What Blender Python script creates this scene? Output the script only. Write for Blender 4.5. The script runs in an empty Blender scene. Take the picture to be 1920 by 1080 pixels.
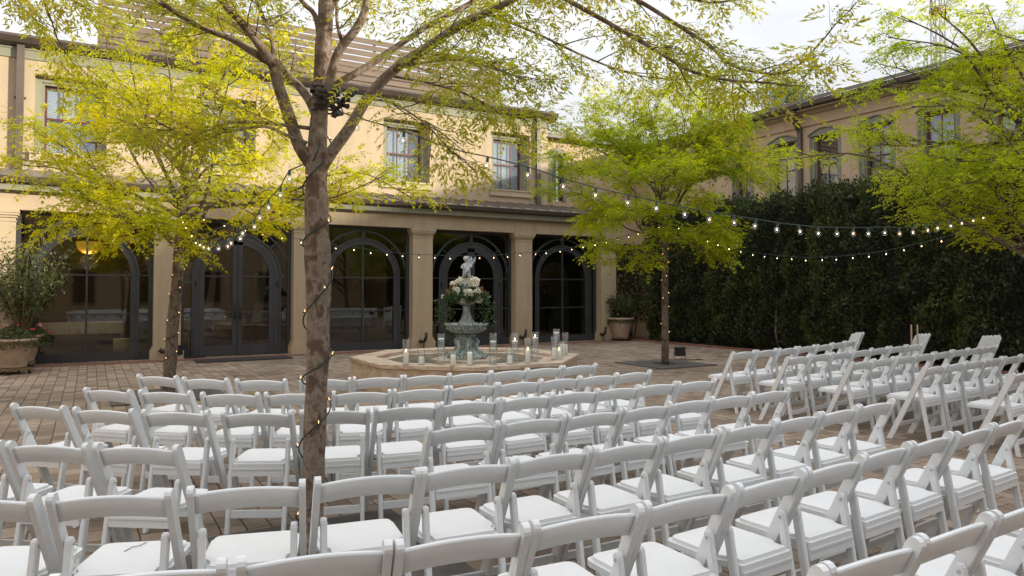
import bpy, bmesh, math, random
import numpy as np
from mathutils import Vector, Matrix, Euler
R = math.radians
rnd = random.Random(7)
col = bpy.context.scene.collection
H = 1.57                       # eye height of the photographer
YAW = math.atan2(.504, .864)   # the facade runs along X, the camera is turned towards +X
PITCH = math.atan(.0302)
FPX = 1359.0

# ---------------------------------------------------------------- camera maths
def ray(px, py):
    x = (px-960)/FPX; y = -(py-504)/FPX
    c, s = math.cos(PITCH), math.sin(PITCH); cy, sy = math.cos(YAW), math.sin(YAW)
    fw = c-y*s; up = s+y*c
    return Vector((x*cy+fw*sy, -x*sy+fw*cy, up))
def at_z(px, py, z):
    r = ray(px, py); return Vector((0, 0, H))+r*((z-H)/r.z)
def at_y(px, py, v):
    r = ray(px, py); return Vector((0, 0, H))+r*(v/r.y)
def at_x(px, py, u):
    r = ray(px, py); return Vector((0, 0, H))+r*(u/r.x)
def at_d(px, py, d):           # point at forward distance d
    return Vector((0, 0, H))+ray(px, py)*d

# ---------------------------------------------------------------- materials
def new_mat(name):
    m = bpy.data.materials.new(name); m.use_nodes = True
    nt = m.node_tree; b = nt.nodes['Principled BSDF']
    return m, nt, b
def N(nt, t, **kw):
    n = nt.nodes.new(t)
    for k, v in kw.items(): setattr(n, k, v)
    return n
def ramp(nt, fac, stops):
    r = N(nt, 'ShaderNodeValToRGB'); e = r.color_ramp.elements
    while len(e) < len(stops): e.new(.5)
    for i, (p, c) in enumerate(stops):
        e[i].position = p; e[i].color = (*c, 1)
    nt.links.new(fac, r.inputs[0]); return r.outputs[0]
def noise(nt, scale, detail=4, rough=.55, vec=None, dist=0):
    n = N(nt, 'ShaderNodeTexNoise'); n.inputs['Scale'].default_value = scale
    n.inputs['Detail'].default_value = detail; n.inputs['Roughness'].default_value = rough
    n.inputs['Distortion'].default_value = dist
    if vec is not None: nt.links.new(vec, n.inputs['Vector'])
    return n.outputs['Fac']
def coord(nt, kind='Object', scale=None):
    tc = N(nt, 'ShaderNodeTexCoord')
    if scale is None: return tc.outputs[kind]
    mp = N(nt, 'ShaderNodeMapping'); mp.inputs['Scale'].default_value = scale
    nt.links.new(tc.outputs[kind], mp.inputs['Vector']); return mp.outputs[0]
def bump(nt, b, h, strength=.3, dist=.01):
    bp = N(nt, 'ShaderNodeBump'); bp.inputs['Strength'].default_value = strength
    bp.inputs['Distance'].default_value = dist
    nt.links.new(h, bp.inputs['Height']); nt.links.new(bp.outputs[0], b.inputs['Normal'])
def world_pos(nt, scale=(1, 1, 1)):
    g = N(nt, 'ShaderNodeNewGeometry'); mp = N(nt, 'ShaderNodeMapping'); mp.inputs['Scale'].default_value = scale
    nt.links.new(g.outputs['Position'], mp.inputs['Vector']); return mp.outputs[0]
def mottled(name, c1, c2, scale=6, rough=.6, bs=.25, bd=.004, detail=5, stretch=(1, 1, 1), metallic=0, spec=.5, bscale=None):
    m, nt, b = new_mat(name)
    v = coord(nt, 'Object', stretch)
    f = noise(nt, scale, detail, .6, v)
    nt.links.new(ramp(nt, f, [(.3, c1), (.7, c2)]), b.inputs['Base Color'])
    b.inputs['Roughness'].default_value = rough; b.inputs['Metallic'].default_value = metallic
    b.inputs['Specular IOR Level'].default_value = spec
    if bs: bump(nt, b, noise(nt, bscale or scale*6, 3, .6, v), bs, bd)
    return m
def flat(name, c, rough=.5, metallic=0, spec=.5):
    m, nt, b = new_mat(name); b.inputs['Base Color'].default_value = (*c, 1)
    b.inputs['Roughness'].default_value = rough; b.inputs['Metallic'].default_value = metallic
    b.inputs['Specular IOR Level'].default_value = spec
    return m
def emit(name, c, s):
    m, nt, b = new_mat(name)
    b.inputs['Base Color'].default_value = (*c, 1)
    b.inputs['Emission Color'].default_value = (*c, 1); b.inputs['Emission Strength'].default_value = s
    return m

M = {}
# white resin of the folding chairs: smooth, faintly grained, slightly different from chair to chair
m, nt, b = new_mat('white_resin')
v = coord(nt, 'Object', (3, 3, 3))
oi = N(nt, 'ShaderNodeObjectInfo')
f = noise(nt, 5, 5, .6, v)
mx = N(nt, 'ShaderNodeMix', data_type='RGBA'); mx.inputs['Factor'].default_value = .35
nt.links.new(ramp(nt, f, [(.3, (.68, .71, .73)), (.7, (.75, .78, .80))]), mx.inputs['A'])
nt.links.new(ramp(nt, oi.outputs['Random'], [(0, (.67, .70, .72)), (1, (.79, .80, .80))]), mx.inputs['B'])
nt.links.new(mx.outputs['Result'], b.inputs['Base Color'])
b.inputs['Roughness'].default_value = .42
bump(nt, b, noise(nt, 1.2, 3, .5, coord(nt, 'Object', (4, 60, 60))), .12, .002)
M['resin'] = m
m, nt, b = new_mat('white_vinyl')
nt.links.new(ramp(nt, noise(nt, 4, 4, .6, coord(nt, 'Object')), [(.3, (.71, .72, .73)), (.7, (.77, .775, .785))]), b.inputs['Base Color'])
b.inputs['Roughness'].default_value = .5
bump(nt, b, noise(nt, 90, 3), .08, .001); M['vinyl'] = m
M['bolt'] = flat('zinc_bolt', (.45, .46, .47), .35, .8)

def stucco(name, c1, c2, c3):
    m, nt, b = new_mat(name)
    w = world_pos(nt)
    a = noise(nt, .55, 5, .6, w); s = noise(nt, 1.0, 5, .7, world_pos(nt, (3.0, 3.0, .35)))
    mx = N(nt, 'ShaderNodeMix', data_type='RGBA')
    nt.links.new(ramp(nt, a, [(.3, c1), (.7, c2)]), mx.inputs['A']); mx.inputs['B'].default_value = (*c3, 1)
    nt.links.new(ramp(nt, s, [(.45, (0, 0, 0)), (.75, (.75, .75, .75))]), mx.inputs['Factor'])
    nt.links.new(mx.outputs['Result'], b.inputs['Base Color']); b.inputs['Roughness'].default_value = .85
    bump(nt, b, noise(nt, 45, 5, .7, w), .35, .006); return m
M['stucco'] = stucco('tan_stucco', (.39, .305, .20), (.45, .355, .24), (.29, .235, .16))
M['stucco2'] = stucco('peach_stucco', (.46, .335, .215), (.53, .39, .255), (.37, .275, .185))
M['trim'] = stucco('sage_trim', (.215, .215, .155), (.27, .265, .195), (.18, .175, .13))
M['sill'] = stucco('tan_sill', (.43, .35, .24), (.48, .39, .27), (.33, .26, .18))
M['gutter'] = mottled('brown_gutter', (.055, .042, .034), (.085, .066, .052), 2, .45, .1)
M['roofmetal'] = mottled('brown_standing_seam', (.12, .10, .085), (.19, .16, .135), 2, .4, .1, spec=.6)
M['pipe'] = mottled('brown_downpipe', (.085, .065, .052), (.125, .098, .08), 1.5, .45, .1)
M['iron'] = mottled('charcoal_frame_paint', (.029, .030, .035), (.044, .046, .052), 3, .42, .1, .002)
M['sash'] = mottled('oxblood_sash', (.075, .022, .022), (.11, .035, .032), 5, .5, .1)
M['blind'] = mottled('white_blind', (.62, .66, .70), (.74, .77, .80), 3, .5, 0)
M['slatwood'] = mottled('brown_slat_board', (.12, .085, .06), (.19, .14, .10), 2, .7, .2, stretch=(.4, 1, 6))
M['black'] = flat('black_plastic', (.012, .012, .013), .45)
M['darkmetal'] = mottled('dark_bronze', (.03, .022, .017), (.055, .04, .03), 9, .4, .2, metallic=.5)
M['greencord'] = flat('green_cord', (.008, .03, .022), .5)
M['mat'] = mottled('rubber_doormat', (.018, .017, .016), (.035, .033, .031), 40, .9, .6)
M['gratemetal'] = mottled('cast_iron_grate', (.06, .054, .047), (.10, .09, .078), 12, .6, .4)
M['redbrick'] = mottled('red_brick_border', (.15, .06, .042), (.24, .11, .075), 9, .8, .4)
M['mulch'] = mottled('brown_mulch', (.035, .02, .013), (.085, .05, .034), 22, .95, .9, .02)
M['terracotta'] = mottled('pale_terracotta', (.30, .205, .145), (.44, .33, .25), 5, .8, .4, .004)
M['petal'] = flat('white_petal', (.8, .78, .68), .6)

# window glass: mirror-like outside, dark see-through
def glassmat(name, tint, fac_boost=.0, rough=0.0):
    m = bpy.data.materials.new(name); m.use_nodes = True; nt = m.node_tree
    nt.nodes.clear(); out = N(nt, 'ShaderNodeOutputMaterial'); tr = N(nt, 'ShaderNodeBsdfTransparent'); gl = N(nt, 'ShaderNodeBsdfGlossy')
    tr.inputs[0].default_value = (*tint, 1); gl.inputs['Roughness'].default_value = rough
    lw = N(nt, 'ShaderNodeLayerWeight'); lw.inputs[0].default_value = .5
    pw = N(nt, 'ShaderNodeMath', operation='POWER'); pw.inputs[1].default_value = 4; nt.links.new(lw.outputs['Facing'], pw.inputs[0])
    ad = N(nt, 'ShaderNodeMath', operation='MULTIPLY_ADD'); ad.inputs[1].default_value = .9; ad.inputs[2].default_value = .03+fac_boost; ad.use_clamp = True
    nt.links.new(pw.outputs[0], ad.inputs[0])
    mx = N(nt, 'ShaderNodeMixShader'); nt.links.new(ad.outputs[0], mx.inputs[0])
    nt.links.new(tr.outputs[0], mx.inputs[1]); nt.links.new(gl.outputs[0], mx.inputs[2]); nt.links.new(mx.outputs[0], out.inputs[0])
    return m
M['winglass'] = glassmat('dark_window_glass', (.60, .60, .57), .06, .012)
M['paneglass'] = glassmat('upper_window_glass', (.85, .88, .9), .10, .01)
M['clearglass'] = glassmat('clear_cylinder_glass', (.975, .985, .985), .0)
M['bulbglass'] = glassmat('clear_bulb_glass', (.93, .93, .93), .08)
M['vasewater'] = glassmat('vase_water', (.93, .955, .955), .02)
m, nt, b = new_mat('pool_water'); b.inputs['Base Color'].default_value = (.035, .12, .125, 1)
b.inputs['Roughness'].default_value = .03; b.inputs['IOR'].default_value = 1.33
bump(nt, b, noise(nt, 9, 3, .5, coord(nt, 'Object')), .25, .02); M['poolwater'] = m
m, nt, b = new_mat('candle_wax'); b.inputs['Base Color'].default_value = (.93, .91, .86, 1); b.inputs['Roughness'].default_value = .45
b.inputs['Subsurface Weight'].default_value = .3; b.inputs['Subsurface Radius'].default_value = (.02, .015, .01); M['wax'] = m
M['flame'] = emit('candle_flame', (1, .52, .16), 14)
M['filament'] = emit('warm_filament', (1, .60, .28), 9)
M['mini'] = emit('warm_mini_bulb', (1, .50, .22), 1.3)
M['lamp'] = emit('amber_lamp_shade', (1, .50, .06), .42)

# travertine and tiles
m, nt, b = new_mat('travertine')
v = coord(nt, 'Object', (1, 1, 1))
br = N(nt, 'ShaderNodeTexNoise'); br.inputs['Scale'].default_value = 3.5; br.inputs['Detail'].default_value = 7; br.inputs['Distortion'].default_value = 1.2
mp = coord(nt, 'Object', (1, 1, 3)); nt.links.new(mp, br.inputs['Vector'])
nt.links.new(ramp(nt, br.outputs['Fac'], [(.3, (.36, .25, .17)), (.5, (.52, .41, .31)), (.72, (.62, .53, .43))]), b.inputs['Base Color'])
b.inputs['Roughness'].default_value = .55; bump(nt, b, noise(nt, 26, 5, .7, v), .3, .004); M['travertine'] = m
m, nt, b = new_mat('blue_tile')
v = coord(nt, 'Object', (1, 1, 1)); vo = N(nt, 'ShaderNodeTexVoronoi', distance='CHEBYCHEV'); vo.inputs['Scale'].default_value = 14; vo.inputs['Randomness'].default_value = .25
nt.links.new(v, vo.inputs['Vector'])
nt.links.new(ramp(nt, vo.outputs['Distance'], [(.28, (.02, .06, .20)), (.42, (.30, .36, .42))]), b.inputs['Base Color']); b.inputs['Roughness'].default_value = .2; M['tile'] = m
M['poolfloor'] = mottled('pool_plaster', (.03, .11, .12), (.06, .17, .18), 6, .6, .1)
m, nt, b = new_mat('verdigris_stone')
v = coord(nt, 'Object'); a = noise(nt, 9, 7, .7, coord(nt, 'Object', (3, 3, .8)), .6)
nt.links.new(ramp(nt, a, [(.36, (.05, .065, .062)), (.48, (.22, .26, .245)), (.64, (.48, .52, .49))]), b.inputs['Base Color'])
b.inputs['Roughness'].default_value = .7; bump(nt, b, noise(nt, 40, 5, .7, v), .5, .006); M['verdigris'] = m
M['cherub'] = mottled('pale_weathered_stone', (.20, .23, .25), (.56, .60, .62), 18, .75, .4)

# paving
m, nt, b = new_mat('clay_pavers')
w = world_pos(nt)
sx = N(nt, 'ShaderNodeSeparateXYZ'); nt.links.new(w, sx.inputs[0])
cx = N(nt, 'ShaderNodeCombineXYZ'); nt.links.new(sx.outputs['Y'], cx.inputs['X']); nt.links.new(sx.outputs['X'], cx.inputs['Y'])
wb = N(nt, 'ShaderNodeVectorMath', operation='ADD')
nz = N(nt, 'ShaderNodeTexNoise'); nz.inputs['Scale'].default_value = 5; nt.links.new(w, nz.inputs['Vector'])
nsc = N(nt, 'ShaderNodeVectorMath', operation='SCALE'); nsc.inputs['Scale'].default_value = .016
nt.links.new(nz.outputs['Color'], nsc.inputs[0]); nt.links.new(cx.outputs[0], wb.inputs[0]); nt.links.new(nsc.outputs[0], wb.inputs[1])
bt = N(nt, 'ShaderNodeTexBrick'); bt.inputs['Scale'].default_value = 1; bt.inputs['Brick Width'].default_value = .235; bt.inputs['Row Height'].default_value = .155
bt.inputs['Mortar Size'].default_value = .0065; bt.inputs['Mortar Smooth'].default_value = .5; bt.offset = .5
bt.inputs['Color1'].default_value = (.0, .0, .0, 1); bt.inputs['Color2'].default_value = (1, 1, 1, 1); bt.inputs['Mortar'].default_value = (.5, .5, .5, 1)
bt.inputs['Bias'].default_value = 0
nt.links.new(wb.outputs[0], bt.inputs['Vector'])
tone = ramp(nt, bt.outputs['Color'], [(0, (.20, .145, .105)), (.35, (.28, .215, .16)), (.7, (.33, .26, .195)), (1, (.37, .305, .24))])
big = ramp(nt, noise(nt, .45, 5, .6, w), [(.32, (.62, .60, .58)), (.66, (1.10, 1.06, 1.02))])
fine = ramp(nt, noise(nt, 34, 5, .7, w), [(.3, (.78, .78, .78)), (.7, (1.12, 1.12, 1.12))])
m1 = N(nt, 'ShaderNodeMix', data_type='RGBA', blend_type='MULTIPLY'); m1.inputs['Factor'].default_value = 1
nt.links.new(tone, m1.inputs['A']); nt.links.new(big, m1.inputs['B'])
m2 = N(nt, 'ShaderNodeMix', data_type='RGBA', blend_type='MULTIPLY'); m2.inputs['Factor'].default_value = 1
nt.links.new(m1.outputs['Result'], m2.inputs['A']); nt.links.new(fine, m2.inputs['B'])
m3 = N(nt, 'ShaderNodeMix', data_type='RGBA'); nt.links.new(bt.outputs['Fac'], m3.inputs['Factor'])
nt.links.new(m2.outputs['Result'], m3.inputs['A']); m3.inputs['B'].default_value = (.045, .035, .028, 1)
nt.links.new(m3.outputs['Result'], b.inputs['Base Color']); b.inputs['Roughness'].default_value = .8
inv = N(nt, 'ShaderNodeMath', operation='SUBTRACT'); inv.inputs[0].default_value = 1; nt.links.new(bt.outputs['Fac'], inv.inputs[1])
ad = N(nt, 'ShaderNodeMath', operation='MULTIPLY_ADD'); nt.links.new(noise(nt, 40, 4, .7, w), ad.inputs[0]); ad.inputs[1].default_value = .3; nt.links.new(inv.outputs[0], ad.inputs[2])
bump(nt, b, ad.outputs[0], .6, .008); M['paver'] = m

# bark: flaking grey plates over rusty brown
def barkmat(name, c1, c2, c3):
    m, nt, b = new_mat(name)
    v = coord(nt, 'Object', (1, 1, .75)); a = noise(nt, 11, 5, .6, v, .35)
    vo = N(nt, 'ShaderNodeTexVoronoi'); vo.inputs['Scale'].default_value = 26; nt.links.new(v, vo.inputs['Vector'])
    d = noise(nt, 70, 4, .7, coord(nt, 'Object', (1, 1, .5)))
    am = N(nt, 'ShaderNodeMath', operation='MULTIPLY_ADD'); am.inputs[1].default_value = .16; nt.links.new(vo.outputs['Distance'], am.inputs[0]); nt.links.new(a, am.inputs[2])
    sb_ = N(nt, 'ShaderNodeMath', operation='SUBTRACT'); nt.links.new(am.outputs[0], sb_.inputs[0]); sb_.inputs[1].default_value = .06
    mx = N(nt, 'ShaderNodeMix', data_type='RGBA', blend_type='MULTIPLY'); mx.inputs['Factor'].default_value = .6
    nt.links.new(ramp(nt, sb_.outputs[0], [(.40, c1), (.49, c2), (.52, c3), (.60, tuple(q*.8 for q in c3)), (.66, c2)]), mx.inputs['A'])
    nt.links.new(ramp(nt, d, [(.3, (.5, .5, .5)), (.65, (1.1, 1.1, 1.1))]), mx.inputs['B'])
    nt.links.new(mx.outputs['Result'], b.inputs['Base Color']); b.inputs['Roughness'].default_value = .9
    ad = N(nt, 'ShaderNodeMath', operation='ADD'); nt.links.new(a, ad.inputs[0]); nt.links.new(d, ad.inputs[1])
    bump(nt, b, ad.outputs[0], .9, .012); return m
M['bark'] = barkmat('flaking_bark', (.125, .078, .050), (.19, .132, .094), (.30, .235, .185))
M['bark2'] = barkmat('grey_brown_bark', (.085, .058, .041), (.13, .096, .07), (.22, .17, .135))
M['twig'] = mottled('dark_twig', (.035, .022, .015), (.07, .045, .03), 20, .85, 0)

def leafmat(name, stops, trans=.5, rough=.5, patch=1.3, tsat=1.0):
    m = bpy.data.materials.new(name); m.use_nodes = True; nt = m.node_tree
    b = nt.nodes['Principled BSDF']; out = nt.nodes['Material Output']
    g = N(nt, 'ShaderNodeNewGeometry')
    pn = noise(nt, patch, 3, .5, g.outputs['Position'])
    ma = N(nt, 'ShaderNodeMath', operation='MULTIPLY_ADD'); ma.inputs[1].default_value = .38
    nt.links.new(g.outputs['Random Per Island'], ma.inputs[0])
    m2_ = N(nt, 'ShaderNodeMath', operation='MULTIPLY_ADD'); m2_.inputs[1].default_value = 1.15; m2_.inputs[2].default_value = -.27
    nt.links.new(pn, m2_.inputs[0]); nt.links.new(m2_.outputs[0], ma.inputs[2])
    c = ramp(nt, ma.outputs[0], stops)
    nt.links.new(c, b.inputs['Base Color']); b.inputs['Roughness'].default_value = rough
    tl = N(nt, 'ShaderNodeBsdfTranslucent')
    hs = N(nt, 'ShaderNodeHueSaturation'); hs.inputs['Saturation'].default_value = tsat; hs.inputs['Value'].default_value = 1.5
    nt.links.new(c, hs.inputs['Color']); nt.links.new(hs.outputs[0], tl.inputs[0])
    mx = N(nt, 'ShaderNodeMixShader'); mx.inputs[0].default_value = trans
    nt.links.new(b.outputs[0], mx.inputs[1]); nt.links.new(tl.outputs[0], mx.inputs[2]); nt.links.new(mx.outputs[0], out.inputs[0])
    return m
M['leaf1'] = leafmat('spring_pistache_leaf', [(.0, (.14, .17, .008)), (.4, (.28, .29, .010)), (.75, (.44, .38, .012)), (1, (.52, .30, .03))], .62)
M['leaf2'] = leafmat('yellow_green_leaf', [(.0, (.19, .24, .004)), (.4, (.38, .40, .004)), (.75, (.62, .52, .005)), (1, (.70, .48, .01))], .64, patch=.7)
M['leaf3'] = leafmat('bright_green_leaf', [(.0, (.16, .23, .004)), (.45, (.31, .37, .005)), (.8, (.46, .45, .008)), (1, (.54, .42, .015))], .6, patch=.8)
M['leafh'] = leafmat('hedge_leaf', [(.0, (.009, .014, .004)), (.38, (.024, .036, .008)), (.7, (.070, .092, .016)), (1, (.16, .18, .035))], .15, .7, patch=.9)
M['leafp'] = leafmat('shrub_leaf', [(.0, (.02, .035, .008)), (.5, (.045, .065, .014)), (1, (.10, .12, .02))], .25, .45, patch=3)
M['leafg'] = leafmat('garland_leaf', [(.0, (.025, .05, .016)), (.5, (.05, .09, .03)), (1, (.10, .15, .05))], .3, .45, patch=6)
M['leafbrown'] = leafmat('copper_magnolia_leaf', [(.0, (.10, .04, .015)), (.5, (.20, .08, .025)), (1, (.30, .13, .05))], .1, .45, patch=6)
M['leafpine'] = leafmat('pine_needles', [(.0, (.05, .09, .03)), (.5, (.08, .13, .04)), (1, (.14, .19, .06))], .3, .6)
M['hydrangea'] = mottled('cream_hydrangea', (.72, .70, .55), (.88, .86, .74), 30, .7, 1.0, .01, bscale=60)
M['pink'] = flat('magenta_petal', (.55, .03, .16), .6); M['pinkpale'] = flat('pale_pink_petal', (.75, .38, .42), .6); M['red'] = flat('red_petal', (.5, .02, .02), .6)
M['cane'] = mottled('tan_cane', (.11, .085, .04), (.20, .155, .08), 12, .7, 0)
M['stake'] = flat('pale_timber', (.52, .36, .25), .7)
M['indoor_floor'] = mottled('indoor_wood_floor', (.10, .065, .04), (.16, .11, .07), 4, .5, 0)
M['indoor_wall'] = mottled('indoor_ochre_wall', (.26, .20, .10), (.32, .25, .13), 2, .9, 0)
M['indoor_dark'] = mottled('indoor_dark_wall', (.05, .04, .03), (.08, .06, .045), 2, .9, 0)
M['linen'] = mottled('white_linen', (.60, .62, .66), (.72, .74, .78), 5, .8, .2)
M['indoor_green'] = mottled('indoor_sage_wall', (.62, .64, .44), (.70, .72, .50), 2, .9, 0)
M['basket'] = mottled('cream_basket', (.5, .48, .38), (.62, .6, .48), 30, .7, .3)
M['mastred'] = flat('mast_red', (.22, .05, .05), .6); M['mastgrey'] = flat('mast_grey', (.35, .36, .38), .5)

# ---------------------------------------------------------------- mesh helpers
class MB:
    def __init__(s): s.bm = bmesh.new(); s.mats = []
    def mi(s, m):
        if m not in s.mats: s.mats.append(m)
        return s.mats.index(m)
    def box(s, x0, x1, y0, y1, z0, z1, mat=None):
        c = [s.bm.verts.new(p) for p in ((x0, y0, z0), (x1, y0, z0), (x1, y1, z0), (x0, y1, z0), (x0, y0, z1), (x1, y0, z1), (x1, y1, z1), (x0, y1, z1))]
        i = s.mi(mat) if mat else 0
        for f in ((0, 3, 2, 1), (4, 5, 6, 7), (0, 1, 5, 4), (1, 2, 6, 5), (2, 3, 7, 6), (3, 0, 4, 7)):
            s.bm.faces.new([c[k] for k in f]).material_index = i
        return s
    def poly(s, pts, vec, mat=None):       # extrude a closed outline by vec
        vec = Vector(vec); i = s.mi(mat) if mat else 0
        a = [s.bm.verts.new(p) for p in pts]; b_ = [s.bm.verts.new(Vector(p)+vec) for p in pts]
        s.bm.faces.new(a[::-1]).material_index = i; s.bm.faces.new(b_).material_index = i
        n = len(a)
        for k in range(n): s.bm.faces.new((a[k], a[(k+1) % n], b_[(k+1) % n], b_[k])).material_index = i
        return s
    def strip(s, inner, outer, vec, mat=None, closed=False):   # band between two polylines, extruded by vec
        vec = Vector(vec); i = s.mi(mat) if mat else 0
        A = [s.bm.verts.new(p) for p in inner]; B = [s.bm.verts.new(p) for p in outer]
        C = [s.bm.verts.new(Vector(p)+vec) for p in inner]; D = [s.bm.verts.new(Vector(p)+vec) for p in outer]
        n = len(A); rng = range(n) if closed else range(n-1)
        for k in rng:
            j = (k+1) % n
            for q in ((A[k], A[j], B[j], B[k]), (C[k], D[k], D[j], C[j]), (A[k], C[k], C[j], A[j]), (B[k], B[j], D[j], D[k])):
                s.bm.faces.new(q).material_index = i
        if not closed:
            for k in (0, n-1): s.bm.faces.new((A[k], B[k], D[k], C[k])).material_index = i
        return s
    def tube(s, pts, rad, n=8, mat=None, cap=True):
        i = s.mi(mat) if mat else 0
        pts = [Vector(p) for p in pts]; rings = []
        if not hasattr(rad, '__len__'): rad = [rad]*len(pts)
        prev = None
        for k, p in enumerate(pts):
            d = (pts[min(k+1, len(pts)-1)]-pts[max(k-1, 0)]).normalized()
            if prev is None:
                a = d.orthogonal().normalized()
            else:
                a = (prev-d*prev.dot(d)).normalized()
            prev = a; c = d.cross(a)
            rings.append([s.bm.verts.new(p+(a*math.cos(t)+c*math.sin(t))*rad[k]) for t in [2*math.pi*q/n for q in range(n)]])
        for k in range(len(rings)-1):
            for q in range(n):
                f = s.bm.faces.new((rings[k][q], rings[k][(q+1) % n], rings[k+1][(q+1) % n], rings[k+1][q])); f.material_index = i; f.smooth = True
        if cap:
            s.bm.faces.new(rings[0][::-1]).material_index = i; s.bm.faces.new(rings[-1]).material_index = i
        return s
    def lathe(s, prof, n=24, c=(0, 0, 0), mat=None, flute=None, cap=True):
        i = s.mi(mat) if mat else 0; rings = []
        for (r, z) in prof:
            ring = []
            for q in range(n):
                t = 2*math.pi*q/n; rr = r*(1+(flute(t, z) if flute else 0))
                ring.append(s.bm.verts.new((c[0]+rr*math.cos(t), c[1]+rr*math.sin(t), c[2]+z)))
            rings.append(ring)
        for k in range(len(rings)-1):
            for q in range(n):
                f = s.bm.faces.new((rings[k][q], rings[k][(q+1) % n], rings[k+1][(q+1) % n], rings[k+1][q])); f.material_index = i; f.smooth = True
        if cap:
            s.bm.faces.new(rings[0][::-1]).material_index = i; s.bm.faces.new(rings[-1]).material_index = i
        return s
    def sphere(s, c, r, n=8, mat=None, sq=(1, 1, 1)):
        i = s.mi(mat) if mat else 0
        g = bmesh.ops.create_icosphere(s.bm, subdivisions=2 if n <= 8 else 3, radius=r)
        for v in g['verts']: v.co = Vector((v.co.x*sq[0], v.co.y*sq[1], v.co.z*sq[2]))+Vector(c)
        for f in {f for v in g['verts'] for f in v.link_faces}: f.material_index = i; f.smooth = True
        return s
    def mesh(s, name, mat=None, bevel=0, seg=1):
        if bevel:
            bmesh.ops.bevel(s.bm, geom=[e for e in s.bm.edges if len(e.link_faces) == 2 and e.calc_face_angle(0) > .6], offset=bevel, segments=seg, affect='EDGES', clamp_overlap=True)
        bmesh.ops.recalc_face_normals(s.bm, faces=s.bm.faces)
        me = bpy.data.meshes.new(name); s.bm.to_mesh(me); s.bm.free()
        if mat: me.materials.append(mat)
        for m_ in s.mats: me.materials.append(m_)
        return me
    def build(s, name, mat=None, parent=None, bevel=0, seg=1):
        return link(name, s.mesh(name, mat, bevel, seg), parent)
def link(name, me, parent=None):
    o = bpy.data.objects.new(name, me); col.objects.link(o)
    if parent: o.parent = parent
    return o
def tag(o, label=None, cat=None, group=None, kind=None):
    if label: o['label'] = label
    if cat: o['category'] = cat
    if group: o['group'] = group
    if kind: o['kind'] = kind
    return o
def thing(name, label, cat, loc=(0, 0, 0), rz=0, group=None):
    o = bpy.data.objects.new(name, None); col.objects.link(o); o.location = loc; o.rotation_euler = (0, 0, rz)
    o.empty_display_size = .1
    return tag(o, label, cat, group)
def np_mesh(name, V, F, mat):              # V (n,3), F (m,4)
    me = bpy.data.meshes.new(name); V = np.asarray(V, dtype=np.float32); F = np.asarray(F, dtype=np.int32)
    me.vertices.add(len(V)); me.vertices.foreach_set('co', V.ravel())
    me.loops.add(F.size); me.loops.foreach_set('vertex_index', F.ravel())
    me.polygons.add(len(F)); me.polygons.foreach_set('loop_start', np.arange(0, F.size, F.shape[1], dtype=np.int32))
    me.polygons.foreach_set('loop_total', np.full(len(F), F.shape[1], dtype=np.int32))
    me.update(calc_edges=True); me.materials.append(mat); return me
ORD = ['first', 'second', 'third', 'fourth', 'fifth', 'sixth', 'seventh', 'eighth', 'ninth', 'tenth', 'eleventh', 'twelfth', 'thirteenth', 'fourteenth', 'fifteenth', 'sixteenth']

# ---------------------------------------------------------------- setting
def sheet(name, x0, x1, y0, y1, z, mat, kind='structure'):
    b = MB(); vs = [b.bm.verts.new(p) for p in ((x0, y0, z), (x1, y0, z), (x1, y1, z), (x0, y1, z))]; b.bm.faces.new(vs)
    return tag(b.build(name, mat), kind=kind)
sheet('ground', -90, 120, -60, 150, 0, M['paver'])
sheet('mulch_bed', 15.0, 18.0, -12, 18.2, .006, M['mulch'])
b = MB(); b.box(14.86, 15.0, -12, 18.2, 0, .045); tag(b.build('bed_kerb', M['redbrick'], bevel=.01), kind='structure')
sheet('brick_border', -6, 15, 17.72, 18.24, .005, M['redbrick'])

# ---------------------------------------------------------------- folding chairs
AX = Vector((0, .38, -.785)).normalized()            # down the long leg
NRM = Vector((0, .785, .38)).normalized()
def slat_outline(top, bot, w, arc=6):                # side view outline: rounded top, foot cut level
    d = (Vector(bot)-Vector(top)).normalized(); n = Vector((0, -d.z, d.y)); h = w/2
    pts = [Vector(top)+d*h+(n*math.cos(t)-d*math.sin(t))*h*(1.0) for t in [math.pi*k/arc for k in range(arc+1)]]
    for s_ in (-1, 1):
        p = Vector(top)+d*h+n*s_*h; k = (Vector(bot).z-p.z)/d.z; pts.append(p+d*k)
    return pts
def me_slat(name, top, bot, w, thick, bolt=None):
    b = MB(); o = slat_outline(top, bot, w); b.poly([p+Vector((-thick/2, 0, 0)) for p in o], (thick, 0, 0))
    me = b.mesh(name, M['resin'], bevel=.0045, seg=2); return me
LEG = me_slat('leg', (0, 0, .792), (0, .38, 0), .052, .026)
b = MB(); o_ = slat_outline((0, .092, .60), (0, -.012, 0), .038); b.poly([p+Vector((-.0135, 0, 0)) for p in o_], (.027, 0, 0))
bmesh.ops.bevel(b.bm, geom=list(b.bm.edges), offset=.0045, segments=2, affect='EDGES', clamp_overlap=True)
b.mats = [M['resin'], M['bolt']]
for sx_ in (-1, 1):
    g = bmesh.ops.create_cone(b.bm, segments=8, radius1=.007, radius2=.006, depth=.005, cap_ends=True, matrix=Matrix.Translation((sx_*.0155, .087, .572)) @ Matrix.Rotation(math.pi/2, 4, 'Y'))
    for f in {f for v in g['verts'] for f in v.link_faces}: f.material_index = 1
REAR = b.mesh('rear_leg')
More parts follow.
